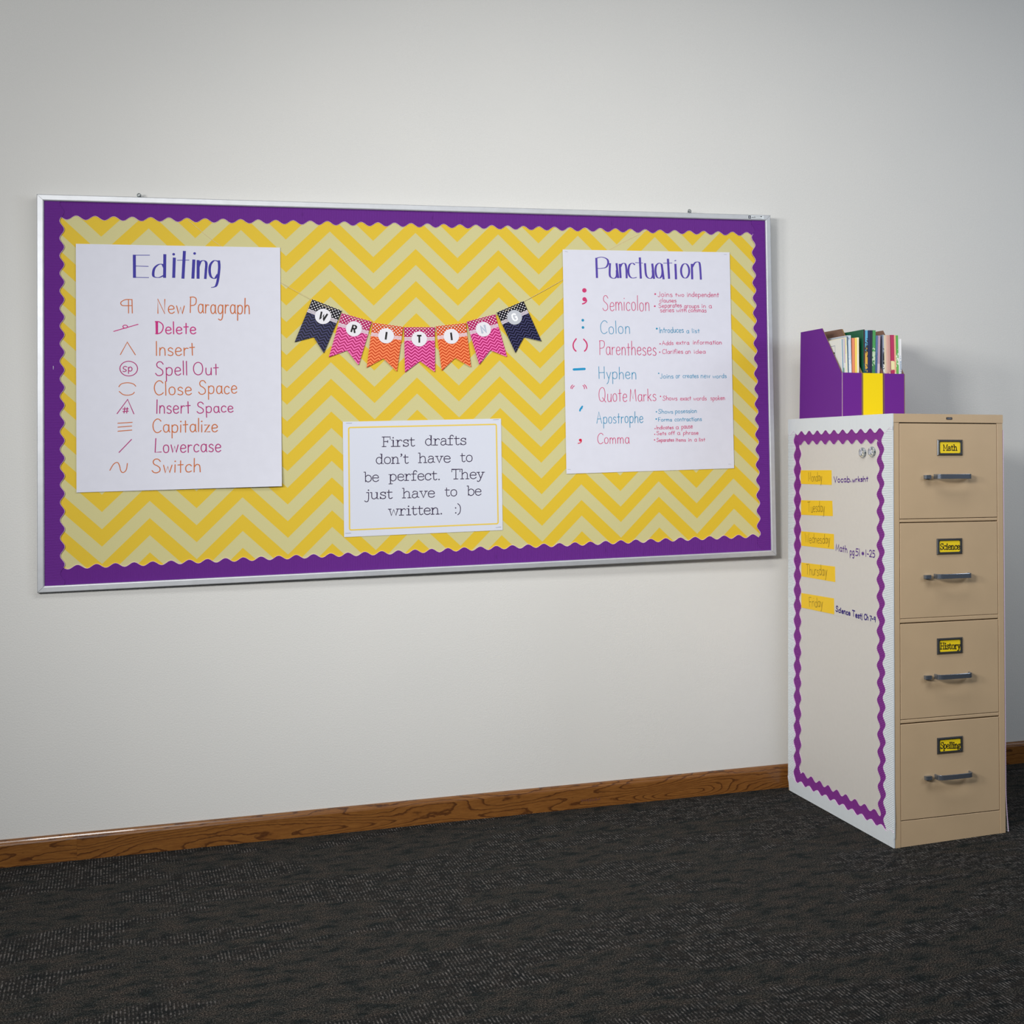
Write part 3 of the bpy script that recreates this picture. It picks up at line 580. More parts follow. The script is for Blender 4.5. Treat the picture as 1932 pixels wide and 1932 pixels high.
# ------------------------------------------------------------------ setting
mb = MB()
NX = 40
mb.box(-4.5, 5.5, 0.0, 0.12, 0.0, 3.4)
wall = structure(mb.obj('wall_back', M['wall']), 'off-white lightly textured painted wall')
mb = MB()
mb.box(-4.5, 5.5, -7.5, 0.12, -0.1, 0.0)
structure(mb.obj('floor', M['carpet']), 'charcoal carpet with tufted streaky patches')
bb = structure(empty('baseboard_back', Matrix.Translation((0, 0, 0))), 'varnished oak baseboard')
for i, (xa, xb, sh) in enumerate(((-4.5, -1.0913, 1.7), (-1.0910, 2.35, 0.0), (2.3503, 5.5, 4.1))):
    prof = [(0, 0), (-0.018, 0), (-0.018, 0.0655), (-0.0165, 0.0705), (-0.0125, 0.0735), (-0.011, 0.0775), (-0.0065, 0.0805), (-0.002, 0.0817), (0, 0.0817)]
    n = len(prof)
    vs = [(xa - 0.7 * 0, yy, zz) for yy, zz in prof] + [(xb, yy, zz) for yy, zz in prof]
    vs = [(vx + sh, vy, vz) for vx, vy, vz in vs]
    fs = [tuple(range(n)), tuple(reversed(range(n, 2 * n)))] + [(k, n + k, n + (k + 1) % n, (k + 1) % n) for k in range(n)]
    mesh_obj('board', vs, fs, M['oak'], parent=bb, matrix=Matrix.Translation((-sh, 0, 0)))
mb = MB()
RND2 = random.Random(7)
for k in range(9):
    xx = 0.492 + k * 0.0072
    ribbon(mb, [(xx, 0.022 + RND2.uniform(-.003, .003)), (xx + RND2.uniform(-.002, .004), 0.031)], (0.0022,))
ribbon(mb, [(0.488, 0.0265), (0.556, 0.0255)], (0.002,))
M['stamp'] = mat('faded_stamp_ink', (104, 62, 44), 0.5)
mb.obj('stamp_mark', M['stamp'], bb, Matrix(((1, 0, 0, 0), (0, 0, -1, -0.0184), (0, 1, 0, 0), (0, 0, 0, 1))), label='faded illegible stamp')

# ------------------------------------------------------------------ bulletin board
BM = frame((0.0, -0.029021, 1.463556), (0.999924, -0.011372, 0.00476), (-0.004941, -0.015866, 0.999862))
board = tag(empty('bulletin_board', BM), 'wide aluminium-framed bulletin board covered in yellow chevron paper on the wall', 'bulletin board')
HW, HH, FW = 1.2105, 0.6250, 0.0205


def ribbed(name, axis, t0, t1, lo, hi, z0, th, mats, parent, pitch=0.0043, amp=0.0011, rim=0.0008, rims=(False, True), zoff=None, label=None, rr=None):
    """corrugated paper strip; runs along axis from t0 to t1 between the edge curves lo(t) and hi(t)"""
    step = pitch / 4
    n = max(2, int((t1 - t0) / step))
    mbx = MB()
    V, F, MI = mbx.v, mbx.f, mbx.m
    for i in range(n + 1):
        t = t0 + (t1 - t0) * i / n
        zr = z0 + th + amp * (0.5 - 0.5 * math.cos(2 * math.pi * t / pitch))
        a, c = lo(t), hi(t)
        row = [(a, z0), (a, zr), (a + (rim if rims[0] else 1e-5), zr), (c - (rim if rims[1] else 1e-5), zr), (c, zr), (c, z0)]
        for s, zz in row:
            if zoff:
                zz += zoff(t, s)
            V.append((t, s, zz) if axis == 'u' else (s, t, zz))
    flip = axis == 'u'
    for i in range(n):
        for k in range(5):
            f = (6 * i + k, 6 * i + k + 1, 6 * i + 7 + k, 6 * i + 6 + k)
            F.append(f if not flip else tuple(reversed(f)))
            t = t0 + (t1 - t0) * i / n
            inr = rr is None or rr[0] < t < rr[1]
            MI.append(1 if inr and ((k <= 1 and rims[0]) or (k >= 3 and rims[1])) else 0)
    F.append(tuple(range(6)))
    MI.append(0)
    F.append(tuple(reversed(range(6 * n, 6 * n + 6))))
    MI.append(0)
    return mbx.obj(name, mats, parent, label=label)


mb = MB()
mb.box(-1.196, 1.196, -0.611, 0.611, -0.006, 0.0)
mb.obj('backing_paper', M['back'], board, label='yellow and cream chevron backing paper')
# frame rails, mitred
zt, zb = 0.011, -0.022
for name, pts in (('frame_rail', [(-HW, HH), (HW, HH), (HW - FW, HH - FW), (-HW + FW, HH - FW)]),
                  ('frame_rail', [(-HW, -HH), (-HW + FW, -HH + FW), (HW - FW, -HH + FW), (HW, -HH)]),
                  ('frame_rail', [(-HW, -HH), (-HW, HH), (-HW + FW, HH - FW), (-HW + FW, -HH + FW)]),
                  ('frame_rail', [(HW, -HH), (HW - FW, -HH + FW), (HW - FW, HH - FW), (HW, HH)])):
    mb = MB()
    # shallow rounded profile: outer edge low, crown in the middle, lip at the inside
    inner = [p for p in pts if abs(p[0]) < HW - 1e-6 and abs(p[1]) < HH - 1e-6]
    outer = [p for p in pts if p not in inner]
    o0, o1 = outer
    i1 = min(inner, key=lambda p: (p[0] - o1[0]) ** 2 + (p[1] - o1[1]) ** 2)
    i0 = min(inner, key=lambda p: (p[0] - o0[0]) ** 2 + (p[1] - o0[1]) ** 2)
    prof = [(0, zb), (0, zt - 0.003), (0.03, zt - 0.0012), (0.10, zt), (0.8, zt), (0.93, zt - 0.001), (1.0, zt - 0.004), (1.0, zb)]
    g = 0.0004
    def sh(p, q):
        return p
    vs = []
    for a, c in ((o0, i0), (o1, i1)):
        for s, zz in prof:
            vs.append((a[0] + (c[0] - a[0]) * s, a[1] + (c[1] - a[1]) * s, zz))
    n = len(prof)
    fs = [tuple(range(n)), tuple(reversed(range(n, 2 * n)))] + [(k, (k + 1) % n, n + (k + 1) % n, n + k) for k in range(n)]
    mb.add(vs, fs)
    o = mb.obj(name, M['alu'], board)
    o.scale = (1, 1, 1)
for sx in (-1, 1):
    for sy in (-1, 1):
        mb = MB()
        ribbon(mb, [(sx * (HW - 0.001), sy * (HH - 0.001)), (sx * (HW - FW), sy * (HH - FW))], (0.0007,), zt + 0.0003, cap=False)
        mb.obj('mitre_joint', M['joint'], board)

cos = math.cos
TP = 2 * math.pi
top_e = lambda u: 0.5535 + 0.0028 * (1 - (u / 1.15) ** 2) + 0.0066 * cos(TP * (u + 1.0992) / 0.05412)
bot_e = lambda u: -0.5495 + 0.0063 * cos(TP * (u + 1.0976) / 0.05415)
lef_e = lambda v: -1.1396 + 0.0064 * cos(TP * (v - 0.5156) / 0.0556)
rig_e = lambda v: 1.1445 + 0.0066 * cos(TP * (v - 0.5140) / 0.0556)
PM = [M['purple'], M['cut']]
IN_U, IN_V = 1.1915, 0.6045
for a, c in ((-1.16, -0.28), (-0.28, 0.62), (0.62, 1.165)):
    ribbed('border_strip', 'u', a, c, top_e, lambda u: IN_V, 0.0002, 0.0016, PM, board, rims=(True, False))
for a, c in ((-1.16, -0.35), (-0.35, 0.55), (0.55, 1.16)):
    ribbed('border_strip', 'u', a, c, lambda u: -IN_V, bot_e, 0.0002, 0.0016, PM, board)
ribbed('border_strip', 'v', -IN_V, IN_V, lambda v: -IN_U, lef_e, 0.0022, 0.0016, PM, board, rr=(-0.55, 0.555))
ribbed('border_strip', 'v', -IN_V, IN_V, rig_e, lambda v: IN_U, 0.0022, 0.0016, PM, board, rims=(True, False), rr=(-0.55, 0.555))
bpy.data.objects['border_strip']['label'] = 'purple corrugated strip with scalloped inner edge'
# maker sticker on the frame
mb = MB()
mb.box(1.123, 1.184, 0.6098, 0.6215, 0.0112, 0.0116)
st = mb.obj('maker_sticker', M['white_card'], board, label='small white sticker with dark print')
mb = MB()
mb.box(1.1245, 1.1345, 0.6105, 0.6208, 0.0117, 0.0119)
mb.box(1.1455, 1.1735, 0.6184, 0.6191, 0.0117, 0.0119)
mb.prism([(1.168, 0.6187), (1.1755, 0.6166), (1.1775, 0.6187), (1.1755, 0.6205)], 0.0117, 0.0119)
for k in range(7):
    mb.box(1.1365 + k * 0.0024, 1.1381 + k * 0.0024, 0.6140, 0.6160 + 0.0006 * (k % 3), 0.0117, 0.0119)
for k in range(8):
    mb.box(1.1545 + k * 0.0022, 1.1556 + k * 0.0022, 0.6136, 0.6146, 0.0117, 0.0119)
mb.box(1.1365, 1.1775, 0.6115, 0.6120, 0.0117, 0.0119)
mb.obj('sticker_print', M['ink_black'], st)
mb = MB()
disc(mb, 1.1295, 0.6155, 0.0035, 0.0121)
mb.obj('sticker_logo', M['ink_steel'], st)
# staples in the purple border
for su, sv in ((-0.0, 0.585), (0.1, 0.575), (0.62, 0.58), (-0.42, 0.585), (0.93, -0.585), (0.58, -0.575), (0.2, -0.58), (-1.165, 0.078)):
    mb = MB()
    mb.box(su - 0.0008, su + 0.0008, sv - 0.005, sv + 0.005, 0.0035, 0.0045)
    mb.obj('staple', M['purple'] if su > -1 else M['white_card'], board)
# screws in the wall above the frame
for k, (su, sv, lab) in enumerate(((-0.9175, 0.6325, 'zinc hanging screw in the wall above the left part of the frame'), (0.9072, 0.6335, 'zinc hanging screw in the wall above the right part of the frame'))):
    mb = MB()
    mb.tube([(0, 0, -0.028), (0, 0, -0.004)], 0.0022, 8)
    r = empty('wall_screw', BM @ Matrix.Translation((su, sv, 0.0)))
    tag(r, lab, 'screw', 'screws holding the board')
    mb.obj('shank', M['screw'], r)
    mb = MB()
    ring = [(0.0052 * cos(TP * i / 14), 0.0052 * math.sin(TP * i / 14), -0.004) for i in range(15)]
    mb.tube(ring, 0.0016, 6)
    mb.obj('screw_head', M['screw'], r, smooth=True)
    mb = MB()
    mb.tube([(0.003, -0.002, -0.004), (0.0085, -0.0085, -0.006)], 0.0012, 6)
    mb.obj('hook', M['screw'], r)


# ------------------------------------------------------------------ posters and the note on the board
def paper(name, info, material, label, cat, lift, zf, thick=0.0005):
    w, h = info['w'], info['h']
    Mx = BM @ Matrix.Translation((info['c'][0], info['c'][1], lift)) @ Matrix.Rotation(info['ang'], 4, 'Z')
    nx, ny = 12, 16
    mbx = MB()
    vs, fs = [], []
    for s in (1, 0):
        for j in range(ny + 1):
            for i in range(nx + 1):
                px, py = -w / 2 + w * i / nx, -h / 2 + h * j / ny
                vs.append((px, py, zf(px, py) + (thick if s else 0)))
    N1 = (nx + 1) * (ny + 1)
    for j in range(ny):
        for i in range(nx):
            a = j * (nx + 1) + i
            f = (a, a + 1, a + nx + 2, a + nx + 1)
            fs.append(f)
            fs.append(tuple(N1 + k for k in reversed(f)))
    rimv = [i for i in range(nx + 1)] + [j * (nx + 1) + nx for j in range(1, ny + 1)] + [ny * (nx + 1) + i for i in range(nx - 1, -1, -1)] + [j * (nx + 1) for j in range(ny - 1, 0, -1)]
    for k in range(len(rimv)):
        a, c = rimv[k], rimv[(k + 1) % len(rimv)]
        fs.append((a, N1 + a, N1 + c, c))
    mbx.add(vs, fs)
    o = mbx.obj(name, material, None, Mx)
    tag(o, label, cat)
    return o


ED = DATA['editing']
zfe = lambda x, y: 0.0005 + 0.010 * max(0.0, (-y - 0.15) / 0.25) ** 2 * max(0.0, (x + 0.25) / 0.55) + 0.0015 * (x / 0.3) ** 2
ze = 0.0008
poster = paper('poster', ED, M['poster'], 'white handwritten poster headed Editing, left side of the chevron board', 'poster', 0.001, zfe)
mb = MB()
strokes(mb, ED['title'], ze, zfe)
for d in ED['tdots']:
    disc(mb, d[0], d[1], d[2], ze, 14, zf=zfe)
mb.obj('heading', M['ink_blue'], poster, label='dark blue handwritten heading Editing')
for ink, s in ED['symbols']:
    mb = MB()
    strokes(mb, s, ze, zfe)
    mb.obj('proofreading_mark', M['ink_' + ink], poster)
for ink, w, ws in ED['lines']:
    for it in ws:
        mb = MB()
        word(mb, it, w, z=ze, zf=zfe)
        if it[0] == 'Delete':
            for k in (0.0022, 0.0044):
                ribbon(mb, [(it[1] + k + 0.001, it[2]), (it[1] + k + 0.0013, it[2] + it[5])], (w,), ze, zfe)
        mb.obj('handwritten_word', M['ink_' + ink], poster, label=('orange' if ink == 'orange' else 'magenta') + ' handwritten word ' + it[0])

PU = DATA['punctuation']
zfp = lambda x, y: 0.0005 + 0.0012 * (x / 0.3) ** 2
poster2 = paper('poster', PU, M['poster'], 'white handwritten poster headed Punctuation, right side of the chevron board', 'poster', 0.001, zfp)
mb = MB()
strokes(mb, PU['title'], ze, zfp)
mb.obj('heading', M['ink_violet'], poster2, label='violet handwritten heading Punctuation')
for ink, s, ds in PU['symbols']:
    if ink == 'cyan' and len(s) == 2:
        groups = [(s, [])]
    elif len(s) == 1 and ds:
        groups = [(s, ds[-1:])] + [([], [d]) for d in ds[:-1]]
    elif len(s) == 4:
        groups = [(s[:2], []), (s[2:], [])]
    else:
        groups = [([q], []) for q in s] + [([], [d]) for d in ds]
    for ss, dd in groups:
        mb = MB()
        strokes(mb, ss, ze, zfp)
        for d in dd:
            disc(mb, d[0], d[1], d[2], ze, 16, zf=zfp)
        mb.obj('punctuation_mark', M['ink_' + ink], poster2)
for ink, w, ws in PU['lines']:
    for it in ws:
        mb = MB()
        word(mb, it, w, z=ze, zf=zfp, jitter=0.025)
        mb.obj('handwritten_word', M['ink_' + ink], poster2, label=('blue' if ink == 'teal' else 'pink') + ' handwritten word ' + it[0])
for ink, w, ws, ds in PU['notes']:
    for it in ws:
        mb = MB()
        word(mb, it, w, z=ze, zf=zfp, jitter=0.04)
        mb.obj('small_word', M['ink_' + ink], poster2, label=('blue' if ink == 'teal' else 'pink') + ' small handwritten word ' + it[0])
    for d in ds:
        mb = MB()
        disc(mb, d[0], d[1], d[2], ze, 10, zf=zfp)
        mb.obj('bullet_dot', M['ink_' + ink], poster2)
for sx, sy in ((-0.292, 0.387), (0.288, 0.386), (0.288, -0.378), (-0.295, -0.378)):
    mb = MB()
    ribbon(mb, [(sx - 0.005, sy), (sx + 0.005, sy - 0.001)], (0.0009,), ze + 0.0004, zfp)
    mb.obj('staple', M['ink_steel'], poster2)

NT = DATA['note']
zfn = lambda x, y: 0.0005
note = paper('printed_sign', NT, M['note'], 'landscape printed sign with thin yellow border, low centre of the chevron board', 'sign', 0.001, zfn)
mb = MB()
fp = NT['frame']
pts = []
for k in range(4):
    a, c, d = Vector(fp[k - 1]), Vector(fp[k]), Vector(fp[(k + 1) % 4])
    e1, e2 = (a - c).normalized(), (d - c).normalized()
    r = 0.006
    for t in range(5):
        s = t / 4
        pts.append(tuple(c + e1 * r * (1 - s) ** 2 + e2 * r * s ** 2))
pts.append(pts[0])
ribbon(mb, pts, (0.0046,), ze, zfn, cap=False)
mb.obj('yellow_rule', M['ink_ruleyellow'], note, label='thin yellow printed rule')
for row in NT['rows']:
    for it in row:
        mb = MB()
        word(mb, it, 0.0026, 'type', ze, zfn, jitter=0.0, gap=0.02, dotk=0.9)
        mb.obj('printed_word', M['ink_type'], note, label='dark typewriter word ' + it[0])
for s in NT['staples']:
    mb = MB()
    strokes(mb, [s], ze + 0.0004, zfn)
    mb.obj('staple', M['ink_steel'], note)


# ------------------------------------------------------------------ bunting
def bunting_mat(name, dark, mid, light, glossy=0.3):
    m = mat(name, dark, glossy)
    b = NB(m)
    x, y, z = b.xyz()
    # dots on the head band
    g = 0.0115
    def dots(ox, oy):
        fx = b.math('SUBTRACT', b.math('FRACT', b.math('DIVIDE', b.math('ADD', x, 1 + ox), g)), 0.5)
        fy = b.math('SUBTRACT', b.math('FRACT', b.math('DIVIDE', b.math('ADD', y, 1 + oy), g)), 0.5)
        return b.math('LESS_THAN', b.math('SQRT', b.math('ADD', b.math('MULTIPLY', fx, fx), b.math('MULTIPLY', fy, fy))), 0.175)
    dd = b.math('MAXIMUM', dots(0.0, 0.0), dots(g / 2, g / 2))
    head = b.mix(dd, lin(*dark), lin(236, 232, 236))
    # three thin lines
    s = b.math('FRACT', b.math('DIVIDE', b.math('ADD', y, 1.0), 0.0042))
    lines = b.mix(b.math('GREATER_THAN', s, 0.33), lin(*dark), lin(226, 216, 226))
    # zigzags
    pp = 0.0243
    tr = b.math('MULTIPLY', b.math('ABSOLUTE', b.math('SUBTRACT', b.math('FRACT', b.math('DIVIDE', b.math('ADD', x, 1.0), pp)), 0.5)), pp * 0.87)
    zz = b.math('GREATER_THAN', b.math('FRACT', b.math('DIVIDE', b.math('ADD', b.math('ADD', y, 1.0), tr), 0.0108)), 0.5)
    body = b.mix(zz, lin(*mid), lin(*light))
    c = b.mix(b.math('GREATER_THAN', y, -0.0335), lines, head)
    c = b.mix(b.math('LESS_THAN', y, -0.0455), c, body)
    b.color(c)
    return m


BU = {'black': bunting_mat('bunting_black', (8, 7, 20), (12, 11, 34), (62, 62, 98), 0.25),
      'pink': bunting_mat('bunting_pink', (172, 22, 92), (170, 22, 96), (238, 112, 178), 0.28),
      'orange': bunting_mat('bunting_orange', (204, 78, 26), (198, 70, 22), (246, 138, 88), 0.28)}
M['discw'] = mat('white_disc_card', (224, 222, 228), 0.45)
M['foilblue'] = mat('pale_blue_foil', (190, 202, 222), 0.4, 0.1)
M['disc_glare'] = mat('glare_greyed_disc_card', (186, 189, 196), 0.45)  # disc card greyed in its colour to imitate glare around the foil letter
M['foil'] = mat('silver_foil', (246, 247, 250), 0.45, 0.15)
LET = {
 'W': [[(-.38, .5), (-.2, -.46), (0, .2), (.2, -.46), (.38, .5)]],
 'R': [[(-.22, -.5), (-.22, .42), (.08, .42), (.21, .32), (.21, .12), (.08, .0), (-.2, .0)], [(.02, .0), (.24, -.5)]],
 'I': [[(0, .5), (0, -.5)]],
 'T': [[(-.28, .42), (.28, .42)], [(0, .42), (0, -.5)]],
 'N': [[(-.25, -.5), (-.25, .42), (.25, -.42), (.25, .5)]],
 'G': [[(.25, .22), (.2, .38), (.02, .46), (-.18, .38), (-.26, .15), (-.26, -.2), (-.16, -.4), (.04, -.46), (.22, -.36), (.25, -.2), (.25, -.02), (.04, -.02)]],
}
PEN = [('W', 'black', (-0.3913, 0.3007), (-0.2980, 0.2632), (-0.3575, 0.2438), 'black'), ('R', 'pink', (-0.2981, 0.2551), (-0.2025, 0.2274), (-0.2596, 0.2026), 'black'),
       ('I', 'orange', (-0.2005, 0.2240), (-0.0990, 0.2099), (-0.1560, 0.1793), 'black'), ('T', 'pink', (-0.0971, 0.2084), (0.0036, 0.2087), (-0.0478, 0.1687), 'black'),
       ('I', 'orange', (0.0064, 0.2121), (0.1086, 0.2237), (0.0588, 0.1775), 'black'), ('N', 'pink', (0.1095, 0.2277), (0.2080, 0.2544), (0.1667, 0.2021), 'steel'),
       ('G', 'black', (0.2126, 0.2601), (0.3042, 0.3007), (0.2734, 0.2438), 'foil')]
bunt = tag(empty('bunting_banner', BM @ Matrix.Translation((0, 0, 0.0028))), 'seven swallowtail pennants spelling WRITING strung between the two posters', 'bunting')
mb = MB()
zc = 0.002
chain = [(-0.7714, 0.5561), (-0.6758, 0.4751), (-0.4891, 0.3558), (-0.3948, 0.3010), (-0.37, 0.285)]
sm = [(p[0], p[1], 0.0 if p[0] < -0.42 else zc) for p in smooth_line(chain, 6)]
mb.tube([(p[0], p[1], (-0.0025 if p[0] < -0.47 else 0.0)) for p in sm], 0.0007, 6)
sm = smooth_line([(0.285, 0.289), (0.3097, 0.3011), (0.4474, 0.3798), (0.6109, 0.4868), (0.7504, 0.5602)], 6)
mb.tube([(p[0], p[1], (-0.0025 if p[0] > 0.43 else 0.0)) for p in sm], 0.0007, 6)
sm = smooth_line([(0.4474, 0.3798), (0.6109, 0.4828), (0.7504, 0.5602)], 6)
mb.tube([(p[0], p[1], -0.0028) for p in sm], 0.0005, 6)
prev = None
for k, (L_, col, tl, tr_, dc, ink) in enumerate(PEN):
    ang = math.atan2(tr_[1] - tl[1], tr_[0] - tl[0])
    cxm, cym = (tl[0] + tr_[0]) / 2, (tl[1] + tr_[1]) / 2
    w2 = 0.0505
    R2 = lambda px, py: (cxm + px * cos(ang) - py * math.sin(ang), cym + px * math.sin(ang) + py * cos(ang))
    a, c = R2(-0.023, -0.0065), R2(0.023, -0.0065)
    if prev:
        mb.tube([(prev[0], prev[1], -0.0004), (a[0], a[1], -0.0004)], 0.0007, 6)
    mb.tube([(a[0], a[1], 0.0), (a[0], a[1], 0.0030), (c[0], c[1], 0.0030), (c[0], c[1], 0.0)], 0.0007, 6)
    prev = c
    Mx = Matrix.Translation((cxm, cym, 0.0004 * (k % 2))) @ Matrix.Rotation(ang, 4, 'Z')
    if L_ == 'N':
        Mx = Mx @ Matrix.Rotation(0.03, 4, 'Y')
    pm = MB()
    pm.prism([(-w2, 0), (-0.0495, -0.1535), (0, -0.1155), (0.0495, -0.1535), (w2, 0)][::1], 0.0006, 0.0014)
    pen = pm.obj('pennant', BU[col], bunt, Mx, label=col + ' pennant with the letter ' + L_)
    li = Matrix.Rotation(-ang, 2) @ (Vector(dc) - Vector((cxm, cym)))
    dm = MB()
    dm.prism([(li[0] + 0.0256 * cos(TP * i / 40), li[1] + 0.0256 * math.sin(TP * i / 40)) for i in range(40)], 0.0015, 0.0028)
    dm.obj('letter_disc', M['disc_glare' if L_ == 'G' else 'discw'], pen, label='white round disc greyed as if by glare' if L_ == 'G' else 'white round disc')
    lm = MB()
    sc = 0.0262
    for pl_ in LET[L_]:
        ribbon(lm, [(li[0] + x0 * sc, li[1] + y0 * sc) for x0, y0 in pl_], ({'I': 0.0062, 'N': 0.0064}.get(L_, 0.0056),), 0.0030, cap=False)
    lm.obj('letter', M['foil'] if ink == 'foil' else M['ink_steel' if ink == 'steel' else 'ink_black'], pen)
    if L_ == 'N':
        lm = MB()
        for pl_ in LET[L_]:
            ribbon(lm, [(li[0] + x0 * sc, li[1] + y0 * sc * 0.94) for x0, y0 in pl_], (0.0034,), 0.0032, cap=False)
        lm.obj('letter_foil', M['foilblue'], pen)
mb.obj('cord', M['cord'], bunt)

# ------------------------------------------------------------------ filing cabinet
CO = Vector((1.292569, -0.908324, 0.0))
A = Vector((0.997854, 0.065478, -0.020536)).normalized()
Bv = Vector((-0.065478, 0.997854, 0.002007)).normalized()
Hv = A.cross(Bv)
FM = frame(CO, A, Hv)            # front: x right, y up, z towards the room
W_, D_, H_c = 0.3953, 0.8518, 1.3394
cabm = FM
cabinet = tag(empty('filing_cabinet', cabm), 'tall tan four-drawer metal filing cabinet standing at the right against the wall', 'cabinet')
mb = MB()
mb.box(0, W_, -0.01, H_c, -D_, -0.022)                                   # shell
mb.box(0, W_, 1.3125, H_c, -0.022, 0.0012)                               # top band
mb.bevel_box(0, 0.0205, -0.01, 1.3125, -0.022, 0.0, 0.0012)
mb.bevel_box(0.3745, W_, -0.01, 1.3125, -0.022, 0.0, 0.0012)
for a, c in ((0.9987, 1.0085), (0.6865, 0.6995), (0.3775, 0.3885)):
    mb.bevel_box(0.0205, 0.3745, a, c, -0.022, -0.001, 0.002)
mb.bevel_box(0.0205, 0.3745, -0.01, 0.0795, -0.022, -0.0012, 0.0012)
mb.obj('cabinet_body', M['tan'], cabinet)
mb = MB()
mb.box(0.0205, 0.3745, 0.07, 1.3125, -0.0225, -0.0185)  # black sheet painting in the shade of the gaps around the drawers
mb.obj('drawer_gap_shade', M['dark'], cabinet, label='black sheet standing in for shade behind the drawer fronts')
mb = MB()
mb.prism([(0.1885, 1.3223), (0.2075, 1.3223), (0.2085, 1.3233), (0.2085, 1.3287), (0.2075, 1.3297), (0.1885, 1.3297), (0.1875, 1.3287), (0.1875, 1.3233)], 0.0012, 0.0022)
npl = mb.obj('maker_plate', M['ink_black'], cabinet, label='small black nameplate with three tiny bright squares')
mb = MB()
for k in range(3):
    x0 = 0.1905 + 0.0055 * k
    for q in ((x0, x0 + 0.004, 1.3238, 1.3244), (x0, x0 + 0.004, 1.3276, 1.3282), (x0, x0 + 0.0007, 1.3238, 1.3282), (x0 + 0.0033, x0 + 0.004, 1.3238, 1.3282)):
        mb.box(q[0], q[1], q[2], q[3], 0.0022, 0.0025)
mb.obj('plate_mark', M['ink_steel'], npl)

